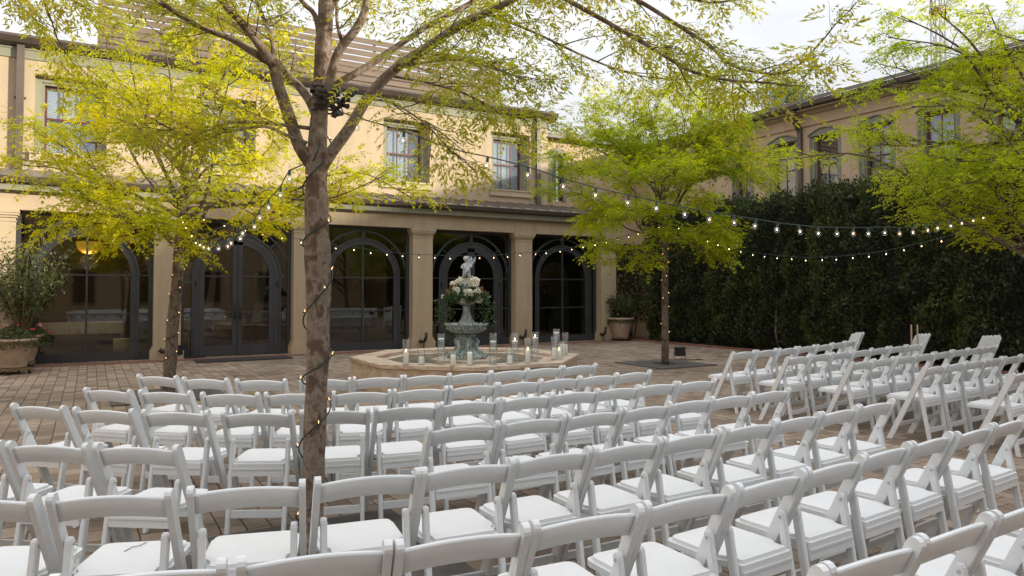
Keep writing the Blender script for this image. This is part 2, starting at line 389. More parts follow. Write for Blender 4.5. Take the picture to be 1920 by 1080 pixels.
def me_back(curve=.016, dtop=(.003, .034), hgt=.098, wid=.2, th=.017):
    b = MB(); n = 14; F0 = []; rings = []
    for k in range(n+1):
        t = -1+2*k/n; x = t*wid; d0 = dtop[0]+(dtop[1]-dtop[0])*t*t+.004; bow = -curve*(1-t*t)
        def P(d, off): return Vector((x, 0, .792))+AX*d+NRM*(off+bow)
        prof = [(d0+.004, -th/2), (d0, -th/4), (d0, th/4), (d0+.004, th/2), (d0+hgt-.004, th/2), (d0+hgt, th/4), (d0+hgt, -th/4), (d0+hgt-.004, -th/2)]
        rings.append([b.bm.verts.new(P(*q)) for q in prof])
    for k in range(n):
        for q in range(8):
            b.bm.faces.new((rings[k][q], rings[k][(q+1) % 8], rings[k+1][(q+1) % 8], rings[k+1][q])).smooth = q in (3, 7)
    b.bm.faces.new(rings[0]); b.bm.faces.new(rings[-1][::-1])
    return b.mesh('backrest', M['resin'])
BACK = me_back()
def rounded(pts, r, seg=4):
    out = []; n = len(pts)
    for i in range(n):
        p = Vector(pts[i]); a = (Vector(pts[i-1])-p); c = (Vector(pts[(i+1) % n])-p); rr = r[i]
        if rr == 0: out.append(p); continue
        p0 = p+a.normalized()*rr; p1 = p+c.normalized()*rr
        for k in range(seg+1):
            t = k/seg; out.append(p0*(1-t)**2+p*2*t*(1-t)+p1*t*t)
    return out
def seat_pts(ins, z):
    a, c = .163-ins, .191-ins
    return rounded([(-a, .028+ins, z), (a, .028+ins, z), (a, .10, z), (c, .135, z), (c, .44-ins, z), (-c, .44-ins, z), (-c, .135, z), (-a, .10, z)],
                   [.012, .012, .01, .02, .045, .045, .02, .01])
b = MB(); b.poly(seat_pts(0, .418), (0, 0, .026)); SEAT = b.mesh('seat', M['resin'], bevel=.004, seg=2)
b = MB(); b.poly(seat_pts(.016, .4445), (0, 0, .015)); CUSH = b.mesh('cushion', M['vinyl'], bevel=.006, seg=3)
b = MB(); b.box(-.163, .163, .028, .048, .365, .4175); b.box(-.163, .163, .0235, .028, .405, .416); RAIL = b.mesh('seat_rail', M['resin'], bevel=.003)
b = MB(); b.box(-.164, .164, .0, .018, .105, .152); RUNG = b.mesh('rung', M['resin'], bevel=.004)
b = MB(); b.box(-.199, .199, .298, .316, .135, .172); FRUNG = b.mesh('front_rung', M['resin'], bevel=.004)
def make_chair(label, loc, rz, group):
    t = thing('folding_chair', label, 'chair', loc, rz, group)
    for s_ in (-1, 1):
        o = link('leg', LEG, t); o.location.x = s_*.2135
        o = link('rear_leg', REAR, t); o.location.x = s_*.179
    link('backrest', BACK, t); s = link('seat', SEAT, t); link('cushion', CUSH, s); link('seat_rail', RAIL, t); link('rung', RUNG, t); link('rung', FRUNG, t)
    return t
def copy_tree(o, parent=None):
    c = o.copy(); col.objects.link(c); c.parent = parent
    for ch in list(o.children): copy_tree(ch, c)
    return c
proto = None
def chair(label, x, y, yaw, group, sx=1.0, lean=0):
    global proto
    if proto is None:
        proto = make_chair(label, (x, y, 0), R(yaw), group); c = proto
    else:
        c = copy_tree(proto); c.location = (x+rnd.uniform(-.008, .008), y+rnd.uniform(-.012, .012), 0); c.rotation_euler = (0, 0, R(yaw+rnd.uniform(-1.1, 1.1)))
    c.scale = (sx, 1, 1)
    c['label'] = label; c['group'] = group
    return c
ROWS = [
 ('left block row nearest the fountain', [(.55,7.45,-48),(.91,7.03,-42),(1.33,6.68,-31),(1.84,6.45,-20),(2.29,6.35,-13),(2.74,6.25,-7),(3.17,6.21,-2),(3.61,6.22,1),(4.04,6.24,3),(4.50,6.28,4)]),
 ('second row from the fountain', [(.13,6.63,-46),(.52,6.28,-41),(.95,5.92,-31),(1.37,5.68,-26),(1.85,5.50,-17),(2.31,5.41,-6),(2.78,5.39,0),(3.23,5.40,0),(3.68,5.42,2),(4.12,5.44,3),(4.56,5.47,3)]),
 ('third row from the fountain', [(-.30,5.94,-46),(.09,5.54,-41),(.49,5.20,-35),(.95,4.92,-28),(1.41,4.72,-17),(1.89,4.65,-9),(2.36,4.62,-5),(2.84,4.63,0),(3.30,4.66,-2),(3.72,4.67,-1),(4.16,4.68,1),(4.60,4.68,1)]),
 ('fourth row from the fountain', [(-.56,4.73,-38),(-.17,4.44,-36.5),(.22,4.15,-36),(1.91,3.83,-4),(2.38,3.80,-4),(2.84,3.80,2),(3.30,3.83,3),(3.75,3.86,1),(4.19,3.89,2),(4.65,3.93,3)]),
 ('fifth row from the fountain', [(-.36,3.43,-27),(.09,3.24,-21),(.57,3.09,-15),(1.04,3.00,-8),(1.50,2.95,-5),(1.96,2.94,-1),(2.41,2.94,1),(2.88,2.96,3),(3.37,3.00,3),(3.84,3.03,4),(4.31,3.08,6),(4.79,3.12,4)]),
 ('second row from the camera', [(.14,2.31,-13),(.60,2.20,-12),(1.06,2.12,-9),(1.52,2.07,-5),(2.00,2.07,0),(2.49,2.10,5),(2.97,2.14,4),(3.44,2.18,5),(3.90,2.22,5),(4.37,2.26,6),(4.84,2.30,5)]),
 ('row nearest the camera', [(1.58,1.34,-1),(2.05,1.34,0),(2.52,1.35,1),(2.99,1.37,2),(3.46,1.39,3),(3.93,1.42,3)])]
for nm, l in ROWS:
    for i, (x, y, a) in enumerate(l):
        chair('white folding chair, %s from left in the %s' % (ORD[i], nm), x, y, a, 'white folding chairs in the left block')
RROWS = [
 ('back row by the hedge, right block', [(7.34,6.61),(7.84,6.67),(8.34,6.74),(8.85,6.82),(9.37,6.92),(9.90,7.06),(10.40,7.21)], 8),
 ('second row from the hedge, right block', [(7.36,5.80),(7.90,5.88),(8.42,5.95),(8.94,6.02),(9.46,6.10),(9.98,6.17),(10.48,6.24)], 8),
 ('third row from the hedge, right block', [(7.50,5.06),(8.04,5.14),(8.57,5.20),(9.09,5.26),(9.61,5.33),(10.13,5.39),(10.62,5.44),(11.10,5.50)], 7),
 ('fourth row from the hedge, right block', [(7.67,4.34),(8.18,4.39),(8.67,4.44),(9.17,4.49),(9.67,4.54),(10.17,4.59),(10.67,4.64)], 6),
 ('nearest row of the right block', [(7.80,3.57),(8.30,3.61),(8.80,3.65)], 6)]
for nm, l, a in RROWS:
    for i, (x, y) in enumerate(l):
        chair('white folding chair, %s from left in %s' % (ORD[i], nm), x, y, a+(i*1.6 if 'back' in nm else 0), 'white folding chairs in the right block', 1.07)

# folded chairs leaning on the row ends
def folded_proto(loc, label, group):
    t = thing('folded_chair', label, 'chair', loc, 0, group)
    for s_ in (-1, 1):
        b = MB(); o = slat_outline((0, 0, .90), (0, 0, 0), .05); b.poly([p+Vector((s_*.2135-.013, 0, 0)) for p in o], (.026, 0, 0)); b.build('leg', M['resin'], t, .004)
        b = MB(); o = slat_outline((0, 0, .60), (0, 0, .04), .036); b.poly([p+Vector((s_*.179-.013, 0, 0)) for p in o], (.026, 0, 0)); b.build('rear_leg', M['resin'], t, .004)
    b = MB(); b.poly([Vector((.2*k/6, -.008, .865+.02*(1-(k/6)**2))) for k in range(-6, 7)]+[Vector((.2*k/6, -.008, .765+.02*(1-(k/6)**2))) for k in range(6, -7, -1)], (0, .017, 0)); b.build('backrest', M['resin'], t, .003)
    b = MB(); b.box(-.16, .16, -.012, .012, .27, .68); s = b.build('seat', M['resin'], t, .005); b = MB(); b.box(-.145, .145, .013, .026, .285, .665); b.build('cushion', M['vinyl'], s, .004)
    b = MB(); b.box(-.164, .164, -.01, .01, .09, .135); b.build('rung', M['resin'], t, .003)
    return t
fp = None
for (nm, px, py, dd, n, rz) in (('back row', 1604, 622, 12.2, 3, 27), ('second row', 1722, 626, 11.8, 4, 27), ('third row', 1846, 630, 11.3, 5, 27)):
    top = at_d(px, py, dd); fwd = Vector((-math.sin(R(rz)), math.cos(R(rz)), 0))
    for i in range(n):
        lab = 'folded white chair, %s in the stack leaning on the %s, right block' % (ORD[i], nm)
        if fp is None: fp = folded_proto((0, 0, 0), lab, 'folded chairs leaning on the row ends'); c = fp
        else: c = copy_tree(fp); c['label'] = lab
        c.rotation_euler = Euler((R(23-.8*i), 0, R(rz+rnd.uniform(-1, 1))), 'XYZ'); c.scale = (1, 1, 1.02)
        foot = Vector((top.x, top.y, 0))+fwd*(.36-.062*i)
        c.location = (foot.x, foot.y, .012)

# ---------------------------------------------------------------- main building with the arcade
VC = 18.30      # front plane of the columns
VW = 20.5       # upper wall
mainb = thing('arcade_building', 'two-storey tan stucco building with an arcade of arched black-framed windows', 'building', (6, VC, 0))
def bp(name, mb, mat, parent=mainb, bevel=0):
    o = mb.build(name, mat, parent, bevel); o.location = (0, 0, 0)
    if parent is not None:
        p = parent; off = Vector((0, 0, 0))
        while p is not None: off += Vector(p.location); p = p.parent
        o.location = -off
    return o
COLS = [(-5.05, -4.48), (-1.93, -1.36), (1.27, 1.84), (4.39, 4.96), (7.57, 8.15), (10.80, 11.37), (13.93, 14.52)]
for i, (a, c) in enumerate(COLS):
    b = MB()
    b.box(a, c, VC, VC+.62, .30, 3.02)
    b.box(a-.065, c+.065, VC-.065, VC+.62, 0, .20); b.box(a-.045, c+.045, VC-.045, VC+.62, .20, .255); b.box(a-.02, c+.02, VC-.02, VC+.62, .255, .30)
    b.box(a-.015, c+.015, VC-.015, VC+.62, 3.02, 3.05); b.box(a-.03, c+.03, VC-.03, VC+.62, 3.10, 3.15)
    b.box(a, c, VC, VC+.62, 3.05, 3.10)
    b.box(a-.06, c+.06, VC-.06, VC+.62, 3.15, 3.20); b.box(a-.075, c+.075, VC-.075, VC+.62, 3.20, 3.27)
    bp('column', b, M['stucco'], bevel=.008)
b = MB(); b.box(-9, 14.55, VC+.02, VC+.60, 3.272, 3.66)
for (a, c) in COLS: b.box(a+.0, c-.0, VC+.004, VC+.1, 3.274, 3.64)
bp('entablature', b, M['stucco'], bevel=.004)
b = MB(); b.box(-9, 14.65, VC-.16, VC+.6, 3.662, 3.80); b.box(-9, 14.6, VC-.09, VC+.6, 3.64, 3.6615); bp('fascia', b, M['trim'], bevel=.005)
b = MB(); b.poly([(-9, VC-.16, 3.802), (-9, VC-.30, 3.83), (-9, VC-.33, 3.93), (-9, VC-.30, 3.945), (-9, VC-.1, 3.93), (-9, VC-.1, 3.802)], (23.75, 0, 0)); bp('gutter', b, M['gutter'])
b = MB(); b.poly([(-9, VC-.28, 3.95), (-9, VW, 4.43), (-9, VW, 4.35), (-9, VC-.1, 3.90)], (23.75, 0, 0))
u = -8.8
while u < 14.6:
    b.poly([(u, VC-.27, 3.955), (u, VW-.01, 4.435), (u, VW-.01, 4.475), (u, VC-.27, 3.995)], (.028, 0, 0)); u += .42
bp('arcade_roof', b, M['roofmetal'])
# upper wall with openings for the four windows
WIN = [(-1.05, .18), (2.50, 3.72), (7.66, 8.88), (11.34, 12.50)]
WZ0, WZ1 = 4.86, 6.60
b = MB(); x = -9.0
for (a, c) in WIN:
    a -= .142; c += .142
    b.box(x, a, VW, VW+.35, 3.4, 7.52)
    b.box(a, c, VW, VW+.35, 3.4, WZ0); b.box(a, c, VW, VW+.35, WZ1+.142, 7.52); x = c
b.box(x, 13.36, VW, VW+.35, 3.4, 7.52); b.box(13.01, 13.36, VW+.35, 22, 3.4, 7.52); b.box(-9, 10.9, VW+.35, VW+.5, 3.4, 4.8)
bmesh.ops.remove_doubles(b.bm, verts=b.bm.verts, dist=.0001)
bp('upper_wall', b, M['stucco'])
b = MB(); b.box(-9, 13.39, VW-.03, VW, 7.06, 7.27); b.box(-9, 13.41, VW-.05, VW-.0, 7.27, 7.30); bp('frieze', b, M['trim'])
b = MB(); b.poly([(-9, VW-.002, 7.302), (-9, VW-.22, 7.38), (-9, VW-.30, 7.50), (-9, VW-.28, 7.56), (-9, VW+.5, 7.56), (-9, VW+.5, 7.302)], (22.62, 0, 0)); bp('cornice', b, M['gutter'])
b = MB(); b.box(-9, 10.9, VW+.5, 29.9, 7.3, 7.45); bp('flat_roof', b, M['gutter'])  # stops short so skylight drops into the added well at the right end
for (u, z0) in ((-1.47, 4.42), (12.93, 4.42)):
    b = MB(); b.box(u-.075, u+.075, VW-.13, VW-.031, z0, 7.38); b.box(u-.12, u+.12, VW-.05, VW-.0, 4.66, 4.70); b.box(u-.12, u+.12, VW-.05, VW, 6.1, 6.14)
    bp('downpipe', b, M['pipe'], bevel=.006)
VW0 = VW; VW = VW+.24
for i, (a, c) in enumerate(WIN):
    w = bpy.data.objects.new('window', None); col.objects.link(w); w.parent = mainb; w.location = Vector(((a+c)/2, VW, WZ0))-Vector(mainb.location)
    b = MB()
    b.box(a-.14, a-.002, VW-.035, VW-.002, WZ0, WZ1+.002); b.box(c+.002, c+.14, VW-.035, VW-.002, WZ0, WZ1+.002)
    b.box(a-.14, c+.14, VW-.035, VW-.002, WZ1+.004, WZ1+.14); b.box(a-.14, a-.10, VW-.06, VW-.036, WZ0, WZ1+.1); b.box(c+.10, c+.14, VW-.06, VW-.036, WZ0, WZ1+.1); b.box(a-.14, c+.14, VW-.06, VW-.036, WZ1+.1, WZ1+.14)
    for (q0, q1) in ((a, a+.05), (c-.05, c)): b.box(q0, q1, VW+.0, VW+.11, WZ0, WZ1)
    b.box(a+.05, c-.05, VW, VW+.11, WZ1-.05, WZ1)
    bp('window_surround', b, M['trim'], w, .004)
    b = MB(); b.box(a-.22, c+.22, VW0-.07, VW0-.002, WZ0-.21, WZ0-.04); b.box(a-.24, c+.24, VW0-.10, VW0-.002, WZ0-.04, WZ0+.003); bp('sill', b, M['sill'], w, .005)
    b = MB(); A, C_ = a+.052, c-.052; y0, y1 = VW+.10, VW+.145
    b.box(A, A+.05, y0, y1, WZ0+.002, WZ1-.052); b.box(C_-.05, C_, y0, y1, WZ0+.002, WZ1-.052)
    b.box(A+.05, C_-.05, y0, y1, WZ0+.002, WZ0+.075); b.box(A+.05, C_-.05, y0, y1, WZ1-.11, WZ1-.052); zm = (WZ0+WZ1)/2+.02
    b.box(A+.05, C_-.05, y0-.01, y1, zm-.025, zm+.025)
    for k in (1, 2):
        xm = A+(C_-A)*k/3; b.box(xm-.013, xm+.013, y0+.008, y1-.008, WZ0+.075, zm-.025); b.box(xm-.013, xm+.013, y0+.008, y1-.008, zm+.025, WZ1-.11)
    bp('sash', b, M['sash'], w)
    b = MB(); b.box(A+.04, C_-.04, y0+.019, y0+.023, WZ0+.06, WZ1-.09); bp('glass', b, M['paneglass'], w)
    b = MB(); z = WZ0+.06
    while z < WZ1-.09:
        b.poly([(A, VW+.185, z), (A, VW+.200, z+.041), (A, VW+.203, z+.041), (A, VW+.188, z)], (C_-A, 0, 0)); z += .043
    b.box(A, C_, VW+.30, VW+.31, WZ0-.1, WZ1+.1)
    bp('blind', b, M['blind'], w)

VW = VW0
# arched windows and doors of the arcade
def arc(cx, cz, r, y, n=28, a0=180, a1=0): return [Vector((cx+r*math.cos(R(a0+(a1-a0)*k/n)), y, cz+r*math.sin(R(a0+(a1-a0)*k/n)))) for k in range(n+1)]
YF = VC+.30     # face of the frames
SPR = 1.94
def arch_band(b, cx, r0, r1, y0, y1, foot=None, z=SPR):
    inn = arc(cx, z, r0, y0); out = arc(cx, z, r1, y0)
    if foot is not None:
        inn = [Vector((cx-r0, y0, foot))]+inn+[Vector((cx+r0, y0, foot))]; out = [Vector((cx-r1, y0, foot))]+out+[Vector((cx+r1, y0, foot))]
    b.strip(inn, out, (0, y1-y0, 0))
BAYS = [(COLS[i][1], COLS[i+1][0]) for i in range(1, 6)]
BAYS = [(-4.48, -1.93)]+BAYS
for i, (a, c) in enumerate(BAYS):
    door = i in (2, 4); cx = (a+c)/2; hw = (c-a)/2
    w = bpy.data.objects.new('arched_door' if door else 'arched_window', None); col.objects.link(w); w.parent = mainb; w.location = Vector((cx, YF, 0))-Vector(mainb.location)
    b = MB()
    b.box(a+.002, a+.09, YF-.04, YF+.09, .003, 3.268); b.box(c-.09, c-.002, YF-.04, YF+.09, .003, 3.268); b.box(a+.09, c-.09, YF-.04, YF+.09, 3.20, 3.268)
    b.box(a+.09, cx-1.0, YF-.01, YF+.06, .003, .20); b.box(cx+1.0, c-.09, YF-.01, YF+.06, .003, .20)
    arch_band(b, cx, .86, 1.0, YF-.035, YF+.075, .003)
    arch_band(b, cx, .985, 1.03, YF-.06, YF-.036, .003)
    # slim outer arch, cut where it meets the jambs
    r1 = 1.245; lim = math.degrees(math.acos(min(1, (hw-.09)/r1)))
    b.strip(arc(cx, SPR, r1-.05, YF-.015, 26, 180-lim, lim), arc(cx, SPR, r1, YF-.015, 26, 180-lim, lim), (0, .045, 0))
    b.box(cx-.045, cx+.045, YF-.045, YF+.06, SPR+1.03, 3.199)
    for s_ in (-1, 1):
        d = Vector((s_*math.cos(R(42)), 0, math.sin(R(42)))); p = Vector((cx, 0, SPR)); n_ = Vector((-d.z, 0, d.x))*.013
        q0, q1 = p+d*1.03, p+d*1.2
        b.poly([Vector((q.x, YF-.008, q.z)) for q in (q0-n_, q1-n_, q1+n_, q0+n_)], (0, .03, 0))
        for z in (1.05, SPR-.02):
            x0, x1 = sorted((cx+s_*1.0, cx+s_*(hw-.09))); b.box(x0, x1, YF-.008, YF+.03, z-.015, z+.015)
    bp('frame', b, M['iron'], w, 0)
    b = MB(); x0_, x1_ = a+.05, c-.05; b.box(x0_, x1_, YF+.012, YF+.018, .1, 3.24)
    bp('glass', b, M['winglass'], w)
    b = MB()
    if door:
        for s_ in (-1, 1):
            xi = cx+s_*.055
            x0, x1 = sorted((cx+s_*.006, cx+s_*.115)); b.box(x0, x1, YF-.03, YF+.05, .02, SPR+.84)
            x0, x1 = sorted((cx+s_*.115, cx+s_*.75)); b.box(x0, x1, YF-.03, YF+.05, .02, .26)
            for z in (1.05, SPR-.02): b.box(x0, x1, YF-.008, YF+.03, z-.015, z+.015)
        arch_band(b, cx, .745, .856, YF-.03, YF+.05, .02)
        d = bp('door_leaf', b, M['iron'], w)
        b = MB()
        for s_ in (-1, 1):
            x = cx+s_*.06; b.tube([(x, YF-.09, .88), (x, YF-.09, 1.35)], .014, 8); b.tube([(x, YF-.03, .95), (x, YF-.09, .95)], .01, 6); b.tube([(x, YF-.03, 1.28), (x, YF-.09, 1.28)], .01, 6)
            x = cx+s_*.93; b.box(x-.02, x+.02, YF-.07, YF-.036, 1.68, 1.80)
        bp('handle', b, M['black'], w)
    else:
        b.box(cx-.022, cx+.022, YF-.012, YF+.035, .2, SPR+.86)
        for s_ in (-1, 1):
            x0, x1 = sorted((cx+s_*.022, cx+s_*.86))
            for z in (1.05, SPR-.02): b.box(x0, x1, YF-.008, YF+.03, z-.015, z+.015)
        b.box(cx-.86, cx+.86, YF-.02, YF+.05, .003, .2)
        bp('glazing_bar', b, M['iron'], w)
# room behind the arcade
b = MB(); b.box(-9, 14.5, VC+.66, 27, .002, .02); bp('room_floor', b, M['indoor_floor'])
b = MB(); b.box(-9, 14.5, 26.7, 27, .02, 3.3); b.box(-9, -8.7, VC+.7, 26.7, .02, 3.3); bp('room_wall', b, M['indoor_wall'])
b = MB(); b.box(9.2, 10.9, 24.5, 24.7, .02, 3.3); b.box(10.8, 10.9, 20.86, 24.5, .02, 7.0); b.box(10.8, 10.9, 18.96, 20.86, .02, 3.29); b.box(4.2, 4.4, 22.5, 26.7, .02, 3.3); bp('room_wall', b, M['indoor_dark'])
b = MB(); b.box(10.9, 14.5, 22.5, 22.7, .02, 7.0); b.box(14.3, 14.5, VC+.7, 24, .02, 3.25); b.box(14.3, 14.5, 21.7, 24, 3.25, 6.9); bp('room_wall', b, M['indoor_green'])
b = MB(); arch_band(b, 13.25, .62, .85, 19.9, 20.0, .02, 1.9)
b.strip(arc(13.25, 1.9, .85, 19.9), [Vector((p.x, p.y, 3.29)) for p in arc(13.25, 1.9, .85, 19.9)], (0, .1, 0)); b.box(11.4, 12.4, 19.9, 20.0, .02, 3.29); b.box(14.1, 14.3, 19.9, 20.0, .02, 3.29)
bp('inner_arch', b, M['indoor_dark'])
b = MB(); b.box(-9, 10.9, VC+.6, 27, 3.3, 3.39); b.box(10.9, 14.5, VC+.6, 20.6, 3.3, 3.39); bp('ceiling', b, M['indoor_wall'])  # left open behind the inner arch, an invented light well brightening the green room
# annex wing between the two buildings
wing = thing('rear_wing', 'narrow tan wing with an arched window, set back between the two buildings', 'building', (15.8, 21.4, 0))
b = MB(); b.box(13.37, 14.12, 21.4, 21.7, 0, 6.95); b.box(14.12, 14.58, 21.4, 21.7, 0, 4.75); b.box(14.12, 14.58, 21.4, 21.7, 6.5, 6.95); b.box(14.58, 19, 21.4, 21.7, 0, 6.95); bp('wall', b, M['stucco2'], wing)
b = MB(); b.box(13.37, 17.9, 21.1, 21.7, 6.952, 7.1); bp('gutter', b, M['gutter'], wing)
b = MB(); b.box(13.9, 14.12, 21.36, 21.45, 4.75, 6.5); b.box(14.58, 14.72, 21.36, 21.45, 4.75, 6.5)
b.strip([Vector((14.12+.46*k/8, 21.36, 6.35+.12*math.sin(math.pi*k/8))) for k in range(9)], [Vector((14.0+.70*k/8, 21.36, 6.5+.16*math.sin(math.pi*k/8))) for k in range(9)], (0, .09, 0)); bp('window_surround', b, M['trim'], wing)
b = MB(); b.box(14.12, 14.17, 21.42, 21.5, 4.75, 6.5); b.box(14.53, 14.58, 21.42, 21.5, 4.75, 6.5); b.box(14.17, 14.53, 21.42, 21.5, 5.6, 5.65); bp('sash', b, M['sash'], wing)
b = MB(); b.box(14.17, 14.53, 21.46, 21.47, 4.75, 6.5); bp('glass', b, M['paneglass'], wing)

# the rest of the courtyard, behind and left of the photographer
for nm_, lab_, loc_, rz_, wd_ in (('courtyard_building', 'tan two-storey building closing the courtyard behind the seats', (3, -9, 0), 0, 30), ('courtyard_building', 'tan two-storey building closing the courtyard on the left', (-11.5, 5, 0), R(-90), 28)):
    t = thing(nm_, lab_, 'building', loc_, rz_, None)
    b = MB(); b.box(-wd_/2, wd_/2, -.6, 0, 0, 7.2); b.build('wall', M['stucco2'], t); b = MB(); b.box(-wd_/2, wd_/2, -.7, .3, 7.2, 7.5); b.build('cornice', M['gutter'], t)
    for k in range(9):
        for z in (.9, 4.4):
            x = -wd_/2+2+k*(wd_-4)/8; b = MB(); b.strip([Vector((x-.5, 0.002, z)), Vector((x+.5, .002, z)), Vector((x+.5, .002, z+1.8)), Vector((x-.5, .002, z+1.8))], [Vector((x-.6, 0.002, z-.1)), Vector((x+.6, .002, z-.1)), Vector((x+.6, .002, z+1.9)), Vector((x-.6, .002, z+1.9))], (0, .05, 0), closed=True); w = b.build('window', M['trim'], t)
            b = MB(); b.box(x-.5, x+.5, .004, .012, z, z+1.8); b.build('pane', M['black'], w)

# slatted screen on the roof
sc = thing('roof_screen', 'brown slatted timber screen hiding plant on the left roof', 'screen', (6.5, 23, 7.56))
b = MB(); z = 8.28
for k in range(8): b.box(.1, 12.95, 23, 23.03, z+.2125*k, z+.2125*k+.165)
bp('slat_panel', b, M['slatwood'], sc)
b = MB(); z = 8.2
for k in range(6): b.box(.15, 12.9, 24.6, 24.63, z+.2125*k, z+.2125*k+.165)
bp('slat_panel', b, M['slatwood'], sc)
for k in range(9):
    x = .12+12.75*k/8; b = MB(); b.box(x, x+.07, 23.032, 23.10, 7.45, 9.97); b.box(x, x+.07, 24.632, 24.7, 7.45, 9.5); bp('post', b, M['slatwood'], sc)
for k, (x, wd) in enumerate(((2.0, 1.0), (6.6, 1.3), (10.2, 1.2))):
    t = thing('rooftop_unit', 'grey rooftop air unit under the slatted screen, %s from left' % ORD[k], 'air unit', (x, 23.7, 7.45), 0, 'rooftop air units under the screen')
    b = MB(); b.box(-wd/2, wd/2, -.4, .4, .08, .72); b.build('cabinet', M['mastgrey'], t, .02)
    b = MB(); b.lathe([(.3, .721), (.3, .80), (.26, .80)], 20); b.build('fan_guard', M['black'], t)

# ---------------------------------------------------------------- right building
UR = 18.0
rb = thing('side_building', 'tan stucco building with arched oxblood windows above the hedge on the right', 'building', (UR, 9, 0))
RW = [(16.22, .62), (14.65, .77), (13.21, .76), (11.65, .77), (10.03, .77), (8.36, .78), (6.7, .78), (5.0, .78), (3.3, .78)]
SZ0, SZ1 = 3.95, 6.02
b = MB(); y = 21.4
for (cy_, wd) in RW:
    w2_ = wd/2+.142; b.box(UR, UR+.35, cy_+w2_, y, 0, 6.95); b.box(UR, UR+.35, cy_-w2_, cy_+w2_, 0, SZ0); b.box(UR, UR+.35, cy_-w2_, cy_+w2_, SZ1, 6.95); y = cy_-w2_
b.box(UR, UR+.35, -26, y, 0, 6.95)
bmesh.ops.remove_doubles(b.bm, verts=b.bm.verts, dist=.0001)
bp('wall', b, M['stucco2'], rb)
b = MB(); b.box(UR-.03, UR, -26, 21.4, 6.38, 6.66); b.box(UR-.05, UR, -26, 21.4, 6.35, 6.38); bp('frieze', b, M['stucco2'], rb)
b = MB(); b.poly([(UR, -26, 6.662), (UR-.08, -26, 6.662), (UR-.16, -26, 6.74), (UR-.30, -26, 6.76), (UR-.30, -26, 6.80), (UR, -26, 6.80)], (0, 47.4, 0)); bp('cornice', b, M['sill'], rb)
b = MB(); b.poly([(UR-.28, -26, 6.802), (UR-.44, -26, 6.83), (UR-.46, -26, 6.95), (UR-.43, -26, 6.96), (UR+.2, -26, 6.96), (UR+.2, -26, 6.802)], (0, 47.4, 0)); bp('gutter', b, M['gutter'], rb)
b = MB(); b.box(UR, UR+9, -26, 21.4, 6.97, 7.02); bp('flat_roof', b, M['gutter'], rb)
b = MB(); b.box(UR-.03, UR+.0, -26, 16.1, 7.10, 7.19); bp('roof_rail', b, M['roofmetal'], rb)
b = MB(); y = 16.0
while y > -6: b.box(UR-.02, UR-.005, y-.01, y+.01, 7.021, 7.10); y -= .5
bp('rail_stud', b, M['roofmetal'], rb)
for yy in (14.0, 7.55):
    b = MB(); b.box(UR-.40, UR-.28, yy-.07, yy+.07, 6.60, 6.80); b.poly([(UR-.40, yy-.06, 6.60), (UR-.28, yy-.06, 6.60), (UR-.01, yy-.06, 6.30), (UR-.01, yy-.06, 6.16), (UR-.11, yy-.06, 6.16), (UR-.13, yy-.06, 6.24)], (0, .12, 0)); b.box(UR-.11, UR-.005, yy-.06, yy+.06, .1, 6.16)
    bp('downpipe', b, M['pipe'], rb, .004)
for i, (cy_, wd) in enumerate(RW):
    w = bpy.data.objects.new('window', None); col.objects.link(w); w.parent = rb; w.location = Vector((UR, cy_, SZ0))-Vector(rb.location)
    a, c = cy_-wd/2, cy_+wd/2
    b = MB(); b.box(UR+.045, UR+.083, a-.14, a-.002, SZ0, SZ1); b.box(UR+.045, UR+.083, c+.002, c+.14, SZ0, SZ1); b.box(UR+.015, UR+.044, a-.14, a-.10, SZ0, SZ1); b.box(UR+.015, UR+.044, c+.10, c+.14, SZ0, SZ1)
    top = [Vector((UR-.04, cy_+(wd/2+.14)*k/8, SZ1+.002+.02+.17*(1-(k/8)**2))) for k in range(-8, 9)]
    top = [p+Vector((.03, 0, 0)) for p in top]; b.poly([Vector((UR-.01, a-.14, SZ1+.002))]+top+[Vector((UR-.01, c+.14, SZ1+.002))], (.008, 0, 0))
    tt = [Vector((UR-.05, cy_+(wd/2+.165)*k/8, SZ1+.02+.17*(1-(k/8)**2))) for k in range(-8, 9)]
    b.strip(tt, [p+Vector((0, 0, .035)) for p in tt], (.048, 0, 0))
    b.box(UR+.085, UR+.18, a, a+.03, SZ0, SZ1); b.box(UR+.085, UR+.18, c-.03, c, SZ0, SZ1); b.box(UR+.085, UR+.18, a+.03, c-.03, SZ1-.03, SZ1)
    bp('window_surround', b, M['trim'], w)
    b = MB(); x0, x1 = UR+.155, UR+.20; A, C_ = a+.032, c-.032; zm = 5.17
    b.box(x0, x1, A, A+.055, SZ0, SZ1-.032); b.box(x0, x1, C_-.055, C_, SZ0, SZ1-.032); b.box(x0, x1, A+.055, C_-.055, SZ1-.09, SZ1-.032); b.box(x0-.01, x1, A+.055, C_-.055, zm-.025, zm+.025)
    b.box(x0+.01, x1-.01, cy_-.014, cy_+.014, SZ0, zm-.025); b.box(x0+.01, x1-.01, cy_-.014, cy_+.014, zm+.025, SZ1-.09)
    bp('sash', b, M['sash'], w)
    b = MB(); b.box(x0+.02, x0+.024, A+.04, C_-.04, SZ0, SZ1-.05); bp('glass', b, M['paneglass'], w)
    b = MB(); z = SZ0; zt = SZ1-.05 if i not in (2, 3) else 5.45
    while z < zt:
        b.poly([(UR+.34, A, z), (UR+.355, A, z+.041), (UR+.358, A, z+.041), (UR+.343, A, z)], (0, C_-A, 0)); z += .043
    b.box(UR+.42, UR+.43, A, C_, SZ0, zt)
    bp('blind', b, M['blind'], w)
    b = MB(); b.box(UR+.445, UR+.45, A-.2, C_+.2, SZ0-.2, SZ1+.2); bp('dark_room_panel', b, M['black'], w)  # black panel painted as the unlit room behind the blind
